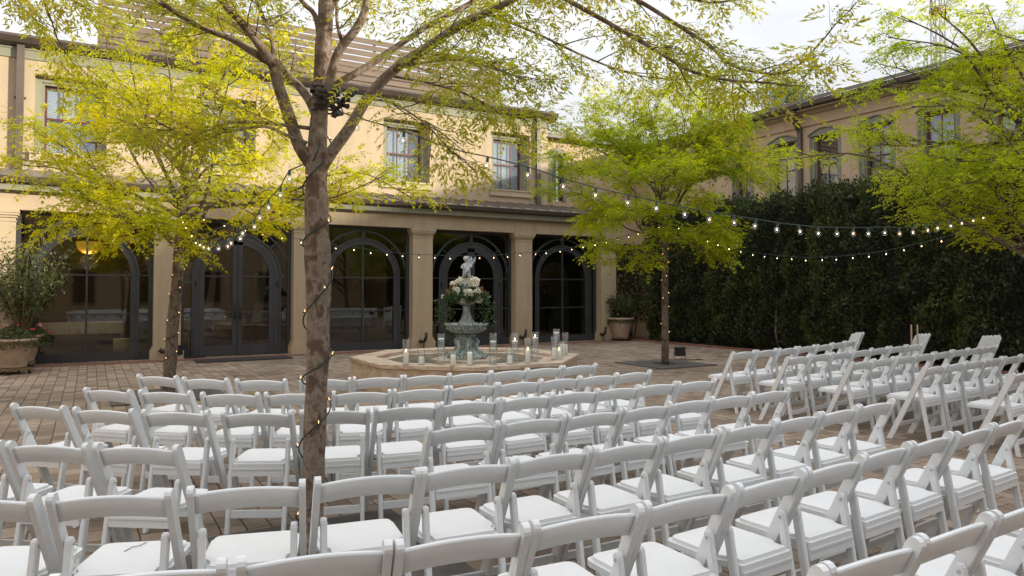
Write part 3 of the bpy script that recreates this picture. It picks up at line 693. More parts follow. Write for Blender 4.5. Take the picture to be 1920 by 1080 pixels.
# ---------------------------------------------------------------- foliage generators
NPR = np.random.RandomState(11)
def unit(v): return v/np.maximum(np.linalg.norm(v, axis=-1, keepdims=True), 1e-9)
def compound_leaves(P, D, L, nl=4, lw=.26, ll=.42, droop=.35, spread=1.0):
    """P (n,3) base, D (n,3) direction, L (n) length of each pinnate leaf -> quads"""
    n = len(P); D = unit(D); Z = np.tile([0, 0, 1.], (n, 1)); S = unit(np.cross(D, Z)+NPR.normal(0, .12, (n, 3))); U = unit(np.cross(S, D))
    roll = NPR.normal(0, .55, n)[:, None]; S2 = S*np.cos(roll)+U*np.sin(roll); U = unit(np.cross(S2, D)); S = S2
    Vs = []; 
    for k in range(nl):
        t = .25+.70*k/(nl-1)
        base = P+D*(L*t)[:, None]-Z*(L*droop*t*t)[:, None]
        for s_ in (-1, 1):
            a = .95-.35*t+NPR.normal(0, .12, n)
            d = unit(D*np.cos(a)[:, None]+S*(s_*np.sin(a))[:, None]*spread-Z*(.15+droop*.8*NPR.rand(n))[:, None])
            ln = L*ll*(1.0-.25*abs(t-.55))*NPR.uniform(.8, 1.15, n)
            w = unit(np.cross(d, U+NPR.normal(0, .35, (n, 3))))*(ln*lw/2)[:, None]
            Vs.append(np.stack([base, base+d*(ln*.42)[:, None]+w, base+d*ln[:, None], base+d*(ln*.42)[:, None]-w], 1))
    base = P+D*L[:, None]*.95-Z*(L*droop)[:, None]; d = unit(D-Z*(droop*1.1)); ln = L*ll; w = unit(np.cross(d, U))*(ln*lw/2)[:, None]
    Vs.append(np.stack([base, base+d*(ln*.42)[:, None]+w, base+d*ln[:, None], base+d*(ln*.42)[:, None]-w], 1))
    return np.concatenate(Vs, 0)
def quads(Q): return Q.reshape(-1, 3), np.arange(len(Q)*4).reshape(-1, 4)
def single_leaves(P, L, w=.4, up=None, dirs=None):
    n = len(P); d = unit(NPR.normal(0, 1, (n, 3)) if dirs is None else dirs+NPR.normal(0, .5, (n, 3))); nn = unit(NPR.normal(0, 1, (n, 3))+(0 if up is None else up))
    s = unit(np.cross(d, nn))*(L*w/2)[:, None]
    return np.stack([P, P+d*(L*.45)[:, None]+s, P+d*L[:, None], P+d*(L*.45)[:, None]-s], 1)

def smooth(pts, sub=3):                   # Catmull-Rom
    pts = [Vector(p) for p in pts]
    if len(pts) < 3: return pts
    e = [pts[0]*2-pts[1]]+pts+[pts[-1]*2-pts[-2]]; out = []
    for i in range(1, len(e)-2):
        for k in range(sub):
            t = k/sub; p0, p1, p2, p3 = e[i-1], e[i], e[i+1], e[i+2]
            out.append(.5*((2*p1)+(p2-p0)*t+(2*p0-5*p1+4*p2-p3)*t*t+(3*p1-p0-3*p2+p3)*t**3))
    out.append(pts[-1]); return out
def along(pts, t):
    L = [(pts[i+1]-pts[i]).length for i in range(len(pts)-1)]; T = sum(L)*t
    for i, l in enumerate(L):
        if T <= l or i == len(L)-1:
            return pts[i].lerp(pts[i+1], min(1, T/max(l, 1e-6))), (pts[i+1]-pts[i]).normalized()
        T -= l
def rv(s=1): return Vector((rnd.gauss(0, s), rnd.gauss(0, s), rnd.gauss(0, s)))
class Tree:
    def __init__(s, name, label, cat, base, group, barkm, leafm):
        s.t = thing(name, label, cat, base, 0, group); s.base = Vector(base); s.wood = MB(); s.tw = MB(); s.LP = []; s.LD = []; s.LL = []; s.barkm = barkm; s.leafm = leafm
    def limb(s, pts, r0, r1, n=8, sub=3, power=1.0, bumpy=0):
        sp = smooth(pts, sub); m_ = len(sp); rr = [r0+(r1-r0)*(k/(m_-1))**power for k in range(m_)]
        if bumpy: rr = [r*(1+rnd.uniform(-bumpy, bumpy)) for r in rr]
        s.wood.tube([p-s.base for p in sp], rr, n); return sp
    def branch(s, p, d, length, r, up=.25, n=5):
        pts = [p]; d = d.normalized(); seg = 4
        for k in range(seg):
            d = (d+rv(.16)+Vector((0, 0, up*.25))).normalized(); pts.append(pts[-1]+d*length/seg)
        s.tw.tube([q-s.base for q in pts], [r*(1-.75*k/seg) for k in range(seg+1)], n, cap=False); return pts
    def leafspray(s, pts, n, L, t0=.15, flat_=.5):
        for k in range(n):
            t = t0+(1-t0)*(k+rnd.random()*.6)/n; p, d = along(pts, min(t, 1)); side = d.cross(Vector((0, 0, 1))).normalized()*(1 if k % 2 else -1)
            dd = d*rnd.uniform(.2, .9)+side*rnd.uniform(.3, 1)+Vector((0, 0, rnd.uniform(-.5, .35)))+rv(.18)
            s.LP.append(p); s.LD.append(dd); s.LL.append(L*rnd.uniform(.5, 1.35))
        p, d = along(pts, 1); s.LP.append(p); s.LD.append(d); s.LL.append(L)
    def foliate(s, sp, nsec, ntw, nleaf, secl, twl, L, t0=.3, up=.15, spread=1.0, r=.008):
        for k in range(nsec):
            t = t0+(1-t0)*(k+rnd.random()*.7)/nsec; p, d = along(sp, min(t, 1))
            side = d.cross(Vector((0, 0, 1))); side = side.normalized() if side.length > .1 else Vector((1, 0, 0))
            ang = rnd.uniform(-1, 1)*math.pi; lat = side*math.cos(ang)+Vector((0, 0, 1))*math.sin(ang)*.6+d.cross(side)*math.sin(ang)*.5
            dd = d*.55+lat*spread*.8+Vector((0, 0, up))
            b2 = s.branch(p, dd, secl*rnd.uniform(.6, 1.2)*(1.15-.5*t), r, up)
            for q in range(ntw):
                t2 = .2+.8*(q+rnd.random()*.6)/ntw; p2, d2 = along(b2, min(t2, 1))
                sd = d2.cross(Vector((0, 0, 1))); sd = sd.normalized() if sd.length > .1 else Vector((0, 1, 0))
                d3 = d2*.6+sd*(1 if q % 2 else -1)*rnd.uniform(.4, 1)+Vector((0, 0, rnd.uniform(-.35, .35)))
                b3 = s.branch(p2, d3, twl*rnd.uniform(.6, 1.2), r*.4, .02, 3); s.leafspray(b3, nleaf, L)
    def finish(s, nl=4, lw=.27, ll=.44, droop=.35):
        tr = s.wood.build('trunk', s.barkm, s.t)
        s.tw.build('twig', M['twig'], tr)
        P = np.array([list(p-s.base) for p in s.LP]); D = np.array([list(d) for d in s.LD]); L = np.array(s.LL)
        Q = compound_leaves(P, D, L, nl, lw, ll, droop)
        link('crown', np_mesh('crown', *quads(Q), s.leafm), s.t)
        print(s.t.name, 'leaves', len(P), 'quads', len(Q))

# ---- near tree
D1 = 4.3
T1 = Tree('pistache_tree', 'tall flaky-barked tree standing among the front chairs, wrapped in a light cord', 'tree', tuple(at_z(584, 1062, 0)), 'courtyard trees', M['bark'], M['leaf1'])
base1 = T1.base
def d1(px, py, dd=0): return at_d(px, py, D1+dd)
trunk1 = [base1+Vector((0, 0, -.02)), d1(585, 960), d1(588, 880), d1(592, 760), d1(596, 660), d1(597, 560), d1(596, 500), d1(594, 420), d1(593, 350), d1(594, 300), d1(597, 240), d1(601, 190), d1(605, 110), d1(610, 40), d1(614, -40), d1(625, -160), d1(640, -300)]
tr = [.088, .078, .075, .073, .073, .080, .088, .080, .073, .070, .058, .056, .055, .053, .046, .035, .02]
sp = smooth(trunk1, 4); rr = np.interp(np.linspace(0, len(tr)-1, len(sp)), range(len(tr)), tr)
rr = [float(r)*.89*(1+.035*math.sin(i*1.3)+rnd.uniform(-.02, .02)) for i, r in enumerate(rr)]
T1.wood.tube([p-base1 for p in sp], rr, 20)
L1 = []
def l1(pts, r0, r1, **k):
    q = T1.limb([d1(*p) for p in pts], r0, r1, 8, 4); L1.append((q, k)); return q
l1([(590, 318, 0), (562, 275, -.03), (541, 215, -.1), (522, 160, -.15), (512, 118, -.2)], .040, .031)
l1([(512, 122, -.2), (470, 62, -.3), (415, 0, -.4), (360, -80, -.5)], .028, .014, up=1)
l1([(508, 118, -.2), (470, 95, -.22), (432, 72, -.25), (375, 50, -.3), (300, 4, -.4), (230, -50, -.6)], .024, .010, up=1)
l1([(514, 115, -.2), (510, 75, -.1), (488, 20, 0), (468, -30, .1)], .018, .009)
l1([(596, 225, 0), (578, 185, .05), (548, 148, .1), (520, 118, .12), (470, 68, .2), (400, 25, .3), (330, -10, .4)], .031, .008)
l1([(592, 242, 0), (545, 236, -.1), (480, 229, -.2), (425, 231, -.3), (380, 246, -.4), (330, 230, -.5)], .013, .004)
l1([(575, 268, -.03), (545, 257, -.1), (497, 237, -.2), (430, 246, -.35), (350, 252, -.5), (270, 215, -.7)], .012, .004)
C1 = l1([(598, 322, 0), (624, 282, -.05), (655, 240, -.12), (692, 180, -.2), (740, 130, -.3), (802, 88, -.42), (870, 42, -.5), (925, 18, -.55), (1000, -20, -.6), (1100, -60, -.6)], .040, .014)
l1([(604, 190, 0), (635, 156, .05), (680, 130, .1), (740, 90, .15), (800, 50, .2), (860, 18, .25), (930, -25, .3), (1020, -80, .4)], .024, .012)
l1([(604, 200, -.03), (618, 150, -.08), (636, 95, -.1), (672, 48, -.1), (688, 0, -.1), (686, -60, -.1)], .030, .022)
l1([(642, 82, -.1), (632, 40, -.12), (632, -20, -.15)], .012, .008)
l1([(600, 70, 0), (590, 28, -.05), (568, 4, -.1), (540, -40, -.2)], .018, .011)
l1([(610, 40, 0), (630, 0, 0), (655, -50, 0)], .018, .01)
l1([(745, 128, -.3), (790, 118, -.4), (860, 112, -.6), (930, 130, -.8), (985, 150, -1.0)], .010, .004)
l1([(690, 185, -.2), (740, 195, -.4), (800, 235, -.6), (850, 290, -.7)], .007, .003)
l1([(720, 140, -.25), (800, 155, -.2), (870, 175, -.1), (930, 205, 0), (985, 225, .1)], .009, .004)
l1([(1010, -30, -.6), (1100, 20, -.8), (1162, 55, -.9), (1225, 92, -1.0), (1300, 135, -1.05), (1372, 151, -1.1), (1452, 156, -1.1), (1492, 163, -1.1)], .013, .0035)
l1([(1080, -60, -.5), (1195, 0, -.7), (1275, 50, -.8), (1330, 85, -.85), (1372, 122, -.9), (1445, 138, -.9), (1500, 120, -.95), (1545, 70, -1.0)], .012, .003)
l1([(900, 20, -.3), (1000, 60, -.2), (1110, 112, -.1), (1200, 142, 0), (1290, 150, .1)], .009, .003)
l1([(1100, -60, -.3), (1230, -20, -.2), (1330, 5, -.1), (1390, -5, 0)], .010, .004)
l1([(-60, -200, -.9), (20, -90, -.9), (110, -20, -.95), (170, 20, -1.0)], .012, .004)
l1([(-60, -120, -.8), (-10, -40, -.9), (30, 10, -.95)], .010, .004)
l1([(20, -110, -.9), (70, -40, -1.1), (90, 30, -1.15)], .008, .003)
T1.limb([d1(640, -300), d1(450, -420, -.3), d1(200, -330, -.6), d1(20, -110, -.9)], .02, .012, 6)
T1.limb([d1(615, -160, 0), d1(330, -260, -.3), d1(100, -260, -.7), d1(-60, -200, -.9)], .02, .012, 6)
for i, (q, k) in enumerate(L1):
    ax_ = len(q)
    if i in (0,): T1.foliate(q, 1, 2, 4, .25, .2, .095, .7); continue
    dens = {1: 8, 2: 10, 3: 6, 4: 8, 5: 8, 6: 8, 7: 18, 8: 14, 9: 3, 10: 3, 11: 3, 12: 3, 13: 11, 14: 8, 15: 11, 16: 12, 17: 12, 18: 11, 19: 7, 20: 5, 21: 4, 22: 4}.get(i, 5)
    T1.foliate(q, int(dens*1.15), 4, 5, .36, .16, .088, {7: .42, 8: .35, 5: .25, 6: .25, 16: .12, 17: .1, 18: .15, 9: .6}.get(i, .25), .02, 1.0, .0042)
T1.finish(4, .27, .42, .45)

# ---- the three trees further off
def far_tree(name, label, px, py, D, trunk_px, fork, ends, r, barkm, leafm, nsec=8, ntw=6, nleaf=6, secl=.85, twl=.34, L=.125, t0=.35, gapx=None):
    base = at_z(px, py, 0); T = Tree(name, label, 'tree', tuple(base), 'courtyard trees', barkm, leafm)
    tp = [base+Vector((0, 0, -.02))]+[at_d(x, y, D) for x, y in trunk_px]; n = len(tp)
    sp = smooth(tp, 4); T.wood.tube([p-base for p in sp], [.94*r*(1.12-.42*k/(len(sp)-1))*(1+rnd.uniform(-.04, .04)) for k in range(len(sp))], 14)
    for (ex, ey, dd) in ends:
        e = at_d(ex, ey, D+dd); s0, _ = along(sp, fork+rnd.random()*(1-fork)); v = e-s0
        m1 = s0+v*.35+Vector((0, 0, .10*v.length))*rnd.uniform(-.4, .9)+rv(.10); m2 = s0+v*.7+Vector((0, 0, .10*v.length))*rnd.uniform(-.3, .9)+rv(.12)
        q = T.limb([s0, m1, m2, e], r*.40*min(1, v.length/3), .006, 7, 4, .7)
        T.foliate(q, nsec, ntw, nleaf, secl, twl, L, t0, .12, 1.0, .0075)
    T.finish(3, .36, .50, .30); return T
E2 = [(70,250,-.5),(40,310,.5),(110,120,0),(190,80,.8),(250,230,-1.3),(300,50,-.8),(380,30,1),(430,150,-1.8),(480,70,0),(560,110,-.8),(545,230,1.2),(640,340,0),(780,375,.4),(720,330,-.8),(230,400,-1.2),(140,380,0),(490,410,-1.3),(170,180,1.4),(440,310,-1.9),(330,220,2.0),(380,110,1.6),(570,380,.6),(250,140,-.3),(120,235,1.2),(140,430,-.4),(215,445,.5),(290,425,-1.2),(90,345,-.6)]
far_tree('pistache_tree', 'yellow-green tree in front of the arcade doors, left of the fountain', 314, 742, 10.85, [(318, 700), (325, 600), (333, 520), (337, 450), (345, 380), (350, 310)], .60, E2, .092, M['bark2'], M['leaf2'])
E3 = [(1045,290,0),(1035,370,.5),(1075,270,1),(1110,205,-.5),(1155,190,.6),(1210,175,0),(1265,175,-.6),(1320,175,.5),(1370,190,0),(1335,230,-1),(1395,245,0),(1350,300,-1.3),(1450,310,.3),(1415,340,-1),(1345,440,-.8),(1320,470,-1.1),(1145,460,-.9),(1175,400,-1.6),(1105,420,.3),(1200,300,1.6),(1270,330,-1.9),(1240,250,1.6),(1150,330,-1.2),(1150,260,1.3),(1300,390,1.2)]
far_tree('pistache_tree', 'bright green tree in front of the hedge, right of the fountain', 1247, 683, 15.3, [(1247, 640), (1247, 560), (1247, 490), (1246, 430), (1244, 370), (1243, 310)], .50, E3, .078, M['bark2'], M['leaf3'], nsec=10, ntw=7, nleaf=7, secl=.78, twl=.40, L=.135)
E4 = [(1460,300,.9),(1590,250,.6),(1630,175,.5),(1665,70,.3),(1690,30,.8),(1760,25,-.4),(1850,10,0),(1920,60,-1),(1650,120,1.3),(1710,200,-.6),(1645,270,.3),(1760,300,-.8),(1725,350,-.8),(1760,370,-.3),(1830,340,-1.2),(1650,340,0),(1880,250,-1.6),(1800,150,1.3),(2000,-50,0),(2100,100,-1),(2200,200,0),(2150,350,.5),(1900,320,1.2),(1740,330,.6),(1800,300,0),(1850,340,-.6),(1790,350,-1)]
far_tree('pistache_tree', 'light green tree at the right edge, its crown over the hedge', 2060, 852, 8.7, [(2058, 760), (2050, 640), (2040, 540), (2035, 470), (2030, 400), (2040, 320), (2040, 240)], .60, E4, .10, M['bark2'], M['leaf3'], nsec=8, ntw=6, nleaf=6, secl=.62, twl=.26, L=.095, t0=.38)

# ---- hedge
hg = thing('hedge', 'tall dark clipped evergreen hedge along the right side of the courtyard', 'hedge', (16.3, 7, 0))
b = MB(); b.box(15.75, 16.9, -11.5, 18.0, .05, 3.80); bp('hedge_core', b, flat('hedge_inner_shade', (.012, .012, .008), .95), hg)  # near-black box paints the shade deep inside the hedge
n = 110000; Y = NPR.uniform(-1.5, 18.1, n); 
edge = 15.34+.16*np.sin(Y*2.1)+.12*np.sin(Y*5.3+1)
topz = 3.92+.05*np.sin(Y*1.3)+.06*np.sin(Y*3.9+1)+.05*np.sin(Y*9)
which = NPR.rand(n); X = np.empty(n); Z = np.empty(n)
f_ = which < .78
Z[f_] = NPR.uniform(.0, 1, f_.sum())*(topz[f_]); X[f_] = edge[f_]+np.abs(NPR.normal(0, .13, f_.sum()))
bul = np.zeros(n)
for _k in range(14):
    ky, kz, ph = NPR.normal(0, 5.5), NPR.normal(0, 4.0), NPR.uniform(0, 6.28); bul += .055*np.sin(Y*ky+Z*kz+ph)
X += np.where(f_, bul, 0)+np.where(f_ & (Z < .35), (.35-Z)*.3, 0)
t_ = ~f_; X[t_] = edge[t_]+NPR.uniform(0, 1.6, t_.sum()); Z[t_] = topz[t_]+NPR.normal(0, .10, t_.sum())+np.abs(NPR.normal(0, .10, t_.sum()))*(NPR.rand(t_.sum()) < .4)
P = np.stack([X, Y, Z], 1)-np.array([16.3, 7, 0])
Q = single_leaves(P, NPR.uniform(.055, .13, n), .45, up=np.array([-.5, 0, .5]), dirs=np.tile([-.4, 0, .7], (n, 1)))
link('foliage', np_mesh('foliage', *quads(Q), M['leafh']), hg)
for k in range(9):
    b = MB(); y = -3+k*2.3+rnd.uniform(-.5, .5); x = 15.52+rnd.uniform(0, .15)
    b.tube([(x, y, 0), (x+rnd.uniform(-.1, .1), y+rnd.uniform(-.1, .1), .5), (x+.1, y+rnd.uniform(-.2, .2), 1.4)], [.045, .035, .02], 6); bp('stem', b, M['bark2'], hg)
# end of the hedge wrapping behind the right-hand tree
eh = thing('climbing_shrub', 'dark leggy shrub against the arcade corner behind the right planter', 'shrub', (15.6, 18.9, 0))
n = 9000; a_ = NPR.uniform(0, 6.28, n); r_ = NPR.rand(n)**.5
P = np.stack([-.1+.85*r_*np.cos(a_)*(.7+.3*NPR.rand(n)), .0+.5*r_*np.sin(a_), .5+2.6*NPR.rand(n)**.8], 1)
link('foliage', np_mesh('foliage', *quads(single_leaves(P, NPR.uniform(.05, .11, n), .42)), M['leafh']), eh)
for k in range(14):
    b = MB(); a = rnd.random()*6.28; b.tube([(.15*math.cos(a), .1*math.sin(a), 0), (.35*math.cos(a), .2*math.sin(a), 1.3), (.55*math.cos(a), .35*math.sin(a), 2.7)], [.016, .012, .006], 5); b.build('stem', M['cane'], eh)
# white-ish low wall glimpsed between the shrub and the hedge
lw_ = thing('garden_wall', 'low pale stucco wall glimpsed behind the corner shrub', 'wall', (16.2, 20.2, 0))
b = MB(); b.box(-1.5, 1.75, 0, .25, 0, 1.35); b.build('wall', M['stucco2'], lw_, .01); b = MB(); b.box(-1.55, 1.78, -.04, .29, 1.352, 1.42); b.build('coping', M['sill'], lw_, .01)

# pine beyond the right building
pt = thing('pine_tree', 'distant pine top showing above the right building roof', 'tree', (30, 24.5, 0)); 
b = MB(); b.tube([(0, 0, 0), (.1, 0, 6), (0, .1, 11.2)], [.25, .18, .06], 8)
tip = at_d(1478, 175, 38); pt.location = (tip.x, tip.y, 0); hz = tip.z
b = MB(); b.tube([(0, 0, 0), (.1, 0, hz*.6), (0, .1, hz)], [.28, .2, .07], 8); b.build('trunk', M['bark2'], pt)
Pn = []; 
for k in range(46):
    c_ = np.array([rnd.gauss(0, 1.0), rnd.gauss(0, .7), hz-abs(rnd.gauss(0, .75))+.25]); m_ = 90; Pn.append(c_+NPR.normal(0, [.22, .22, .12], (m_, 3)))
P = np.concatenate(Pn); link('crown', np_mesh('crown', *quads(single_leaves(P, NPR.uniform(.18, .34, len(P)), .12)), M['leafpine']), pt)

# communication mast
ms = thing('lattice_mast', 'distant red and grey lattice radio mast behind the right tree crown', 'mast', (0, 0, 0))
tp = at_d(1757, -40, 62); ms.location = (tp.x, tp.y, 0); 
b = MB(); hh = tp.z; w_ = .38
cs = [(w_, w_), (-w_, w_), (-w_, -w_), (w_, -w_)]
for (x, y) in cs: b.tube([(x, y, 0), (x, y, hh)], .07, 5)
z = 0
while z < hh-1.5:
    for k in range(4):
        p, q = cs[k], cs[(k+1) % 4]; b.tube([(p[0], p[1], z), (q[0], q[1], z+1.5)], .035, 4); b.tube([(p[0], p[1], z), (q[0], q[1], z)], .035, 4)
    z += 1.5
b.build('lattice', M['mastgrey'], ms)
zp = at_d(1757, 22, 62).z; b = MB(); b.box(-.42, .42, -.5, .5, zp-.22, zp+.22); b.build('platform', M['mastred'], ms, .03)
b = MB()
for (x, y) in ((.6, 0), (-.6, .2), (.2, .6)): b.tube([(x, y, zp-.5), (x, y, zp+2.2)], .05, 5)
b.build('antenna', M['mastred'], ms)

# ---------------------------------------------------------------- fountain
FC = Vector((5.60, 11.15, 0)); FZ = .46
ft = thing('fountain', 'octagonal travertine fountain with a tiered verdigris pedestal', 'fountain', tuple(FC))
def octo(r, z, rot=22.5): return [Vector((r*math.cos(R(rot+45*k)), r*math.sin(R(rot+45*k)), z)) for k in range(8)]
k8 = 1/math.cos(R(22.5)); RO = 1.82*k8
b = MB(); b.strip(octo(RO-.62*k8+.05, .0), octo(RO-.035, .0), (0, 0, FZ-.055), closed=True); bp_ = b.build('basin_wall', M['travertine'], ft)
b = MB()
for k in range(8):          # coping laid in slabs, four to a side
    o = octo(RO, FZ-.054); i_ = octo(RO-.40*k8, FZ-.054); 
    for q in range(4):
        t0_, t1_ = q/4+.0025, (q+1)/4-.0025
        j = (k+1) % 8; P4 = [i_[k].lerp(i_[j], t0_), o[k].lerp(o[j], t0_), o[k].lerp(o[j], t1_), i_[k].lerp(i_[j], t1_)]
        b.poly(P4, (0, 0, .054))
b.build('coping', M['travertine'], ft, .006)
b = MB(); b.strip(octo(RO-.63*k8+.05, .02), octo(RO-.60*k8, .02), (0, 0, FZ-.09), closed=True); b.bm.free(); b = MB()
b.strip(octo(RO-.475*k8, .20), octo(RO-.455*k8, .20), (0, 0, FZ-.257), closed=True); b.build('tile_band', M['tile'], ft)
b = MB(); b.poly(octo(RO-.48*k8, .015), (0, 0, .02)); b.build('basin_floor', M['poolfloor'], ft)
b = MB(); vs = [b.bm.verts.new(p) for p in octo(RO-.478*k8, .29)]; b.bm.faces.new(vs); b.build('water', M['poolwater'], ft)
b = MB(); b.poly(octo(.50*k8, .036), (0, 0, .325)); b.build('plinth_tiles', M['tile'], ft)
b = MB(); b.poly(octo(.56*k8, .362), (0, 0, .05)); b.build('plinth', M['travertine'], ft, .008)
fl = lambda n_, amp: (lambda t, z: amp*abs(math.sin(t*n_/2)))
b = MB(); b.lathe([(.30, .413), (.30, .45), (.27, .47), (.20, .52), (.155, .60), (.13, .70), (.135, .77), (.17, .80), (.20, .815), (.16, .83)], 48, flute=lambda t, z: .16*math.sin(t*6) if z < .78 else 0)
for k in range(6):          # scrolled feet
    a = R(60*k+15); d = Vector((math.cos(a), math.sin(a), 0))
    b.tube([d*.12+Vector((0, 0, .80)), d*.20+Vector((0, 0, .70)), d*.15+Vector((0, 0, .60)), d*.24+Vector((0, 0, .50)), d*.33+Vector((0, 0, .455)), d*.37+Vector((0, 0, .48)), d*.35+Vector((0, 0, .52))], [.03, .045, .05, .052, .045, .035, .02], 8)
b.build('pedestal', M['verdigris'], ft)
b = MB(); b.lathe([(.12, .83), (.20, .845), (.28, .88), (.325, .93), (.345, .965), (.375, .985), (.385, 1.0), (.375, 1.01), (.35, 1.0), (.30, .96), (.15, .93), (.05, .93)], 64, flute=lambda t, z: (.10*abs(math.sin(t*11)) if .84 < z < .955 else (.015*math.sin(t*32) if z > .98 else 0)))
b.build('bowl', M['verdigris'], ft)
b = MB(); b.lathe([(.135, .932), (.135, 1.0), (.13, 1.03), (.10, 1.07), (.075, 1.13), (.06, 1.20), (.058, 1.27), (.075, 1.31), (.05, 1.32)], 40, flute=lambda t, z: .10*math.sin(t*8) if z < 1.25 else 0); b.build('stem', M['verdigris'], ft)
b = MB(); b.lathe([(.05, 1.32), (.11, 1.335), (.16, 1.37), (.175, 1.40), (.16, 1.40), (.08, 1.365), (.02, 1.36)], 32, flute=lambda t, z: .04*abs(math.sin(t*8))); b.build('upper_bowl', M['verdigris'], ft)
# cherub: one skinned body
def skinned(name, verts, edges, radii, mat, parent, sub=2):
    me = bpy.data.meshes.new(name); me.from_pydata(verts, edges, []); me.update(); o = link(name, me, parent)
    md = o.modifiers.new('Skin', 'SKIN'); sm = o.modifiers.new('Sub', 'SUBSURF'); sm.levels = sub; sm.render_levels = sub
    sk = me.skin_vertices[0].data if me.skin_vertices else None
    if sk is None:
        bm = bmesh.new(); bm.from_mesh(me); bm.verts.layers.skin.verify(); bm.to_mesh(me); bm.free(); sk = me.skin_vertices[0].data
    for i, r in enumerate(radii): sk[i].radius = (r, r) if not hasattr(r, '__len__') else r
    for i in range(len(radii)): sk[i].use_root = (i == 0)
    me.materials.append(mat)
    dg = bpy.context.evaluated_depsgraph_get(); dg.update(); m2 = bpy.data.meshes.new_from_object(o.evaluated_get(dg)); o.modifiers.clear(); o.data = m2
    for p in m2.polygons: p.use_smooth = True
    return o
CR = math.radians(-28)      # the figure is turned towards the seats
def cr(x, y, z): return (x*math.cos(CR)-y*math.sin(CR), x*math.sin(CR)+y*math.cos(CR), z)
b = MB(); b.lathe([(.05, 1.36), (.085, 1.37), (.08, 1.5), (.095, 1.66), (.11, 1.70), (.09, 1.715)], 20); b.build('figure_base', M['cherub'], ft)
V_ = [cr(0, 0, 1.90), cr(0, 0, 1.96), cr(0, 0, 2.02), cr(0, -.01, 2.055), cr(-.005, -.02, 2.085),
      cr(-.035, 0, 1.86), cr(-.045, -.02, 1.79), cr(-.04, 0, 1.72), cr(.035, 0, 1.86), cr(.05, -.03, 1.80), cr(.035, .01, 1.72),
      cr(-.06, 0, 2.01), cr(-.085, -.05, 1.965), cr(-.03, -.09, 1.95), cr(.06, 0, 2.01), cr(.09, -.04, 1.97), cr(.04, -.09, 1.985)]
E_ = [(0, 1), (1, 2), (2, 3), (3, 4), (0, 5), (5, 6), (6, 7), (0, 8), (8, 9), (9, 10), (2, 11), (11, 12), (12, 13), (2, 14), (14, 15), (15, 16)]
skinned('cherub', V_, E_, [.05, .052, .045, .02, .03, .036, .03, .02, .036, .03, .02, .022, .019, .014, .022, .019, .014], M['cherub'], ft)
b = MB(); b.sphere(cr(-.005, -.012, 2.115), .047, 12, sq=(.95, 1, 1.05)); b.sphere(cr(-.005, -.06, 2.112), .010, 6)
for k in range(16): b.sphere(cr(-.005+.04*math.cos(k*2.4), .008+.035*math.sin(k*2.4), 2.13+.02*math.sin(k)), .014, 6)
b.build('cherub_head', M['cherub'], ft)
b = MB()
for s_, hg_ in ((1, .17), (1, .13)):
    pts = [cr(.03, .04, 1.96), cr(.10, .06+.02*s_, 2.0), cr(.15, .07, 2.08), cr(.16, .07, 2.0+hg_), cr(.13, .07, 2.03+hg_*.6), cr(.06, .05, 2.04)]
    b.poly(pts, Vector(cr(0, .018, 0)))
    break
b.poly([cr(-.02, .05, 1.97), cr(.06, .10, 2.02), cr(.10, .12, 2.12), cr(.08, .12, 2.17), cr(.02, .09, 2.08)], Vector(cr(0, .016, 0)))
b.build('wing', M['cherub'], ft, .003)
b = MB(); b.tube([cr(-.05, -.06, 1.80), cr(.0, -.09, 1.90), cr(.05, -.085, 1.97)], [.018, .03, .022], 10); b.build('held_urn', M['cherub'], ft)
# flower arrangement round the figure
fa = thing('flower_arrangement', 'cream hydrangea arrangement with copper leaves and trailing greenery on fountain', 'flowers', (FC.x, FC.y, 1.40))
rt = Vector((.864, -.504, 0)); fw_ = Vector((.504, .864, 0))
def fpos(px, py, off): return (at_d(px, py, 12.5+off)-Vector((FC.x, FC.y, 1.40)))
BL = [(851, 533, -.12, .055), (857, 545, -.2, .07), (865, 529, -.05, .095), (886, 530, -.12, .115), (856, 548, -.22, .072), (878, 549, -.28, .085), (893, 547, -.2, .075), (869, 562, -.24, .06), (894, 560, -.16, .075), (836, 556, -.06, .045), (880, 533, .15, .1), (860, 540, .18, .09)]
for (px, py, off, r) in BL:
    c_ = fpos(868+(px-868)*1.12, 546+(py-546)*1.06, off); b = MB(); 
    n_ = 120
    for k in range(n_):
        ph = math.acos(1-2*(k+.5)/n_); th = k*2.39996; d = Vector((math.cos(th)*math.sin(ph), math.sin(th)*math.sin(ph), math.cos(ph)))
        w_ = 1+.16*math.sin(3*th+px)+.12*math.sin(5*ph+py); b.sphere(c_+Vector((d.x, d.y, d.z*.82))*r*.88*w_*rnd.uniform(.86, 1.1), r*rnd.uniform(.10, .17), 6, sq=(1, 1, .8))
    b.build('hydrangea', M['hydrangea'], fa)
P = []; 
for k in range(700):
    a = NPR.rand()*6.28; r_ = NPR.rand()**.5; P.append([.36*r_*math.cos(a), .30*r_*math.sin(a), .05+NPR.uniform(-.12, .26)*(1.1-r_)])
P = np.array(P); Q = single_leaves(P, NPR.uniform(.07, .13, len(P)), .38, dirs=unit(P+[0, 0, .01]))
T_ = []
for (px, L_, dp) in ((820, .42, -.05), (832, .62, -.1), (842, .78, -.12), (850, .70, -.15), (900, .62, -.1), (908, .55, -.05), (916, .48, 0), (924, .55, .05), (838, .5, .1), (912, .45, .15), (826, .35, 0)):
    c_ = fpos(px, 568, dp)
    for k in range(46):
        t = NPR.rand()**1.2; T_.append([c_.x+NPR.normal(0, .03), c_.y+NPR.normal(0, .03), c_.z+.05-L_*t])
T_ = np.array(T_); Q2 = single_leaves(T_, NPR.uniform(.04, .075, len(T_)), .4)
link('foliage', np_mesh('foliage', *quads(np.concatenate([Q, Q2])), M['leafg']), fa)
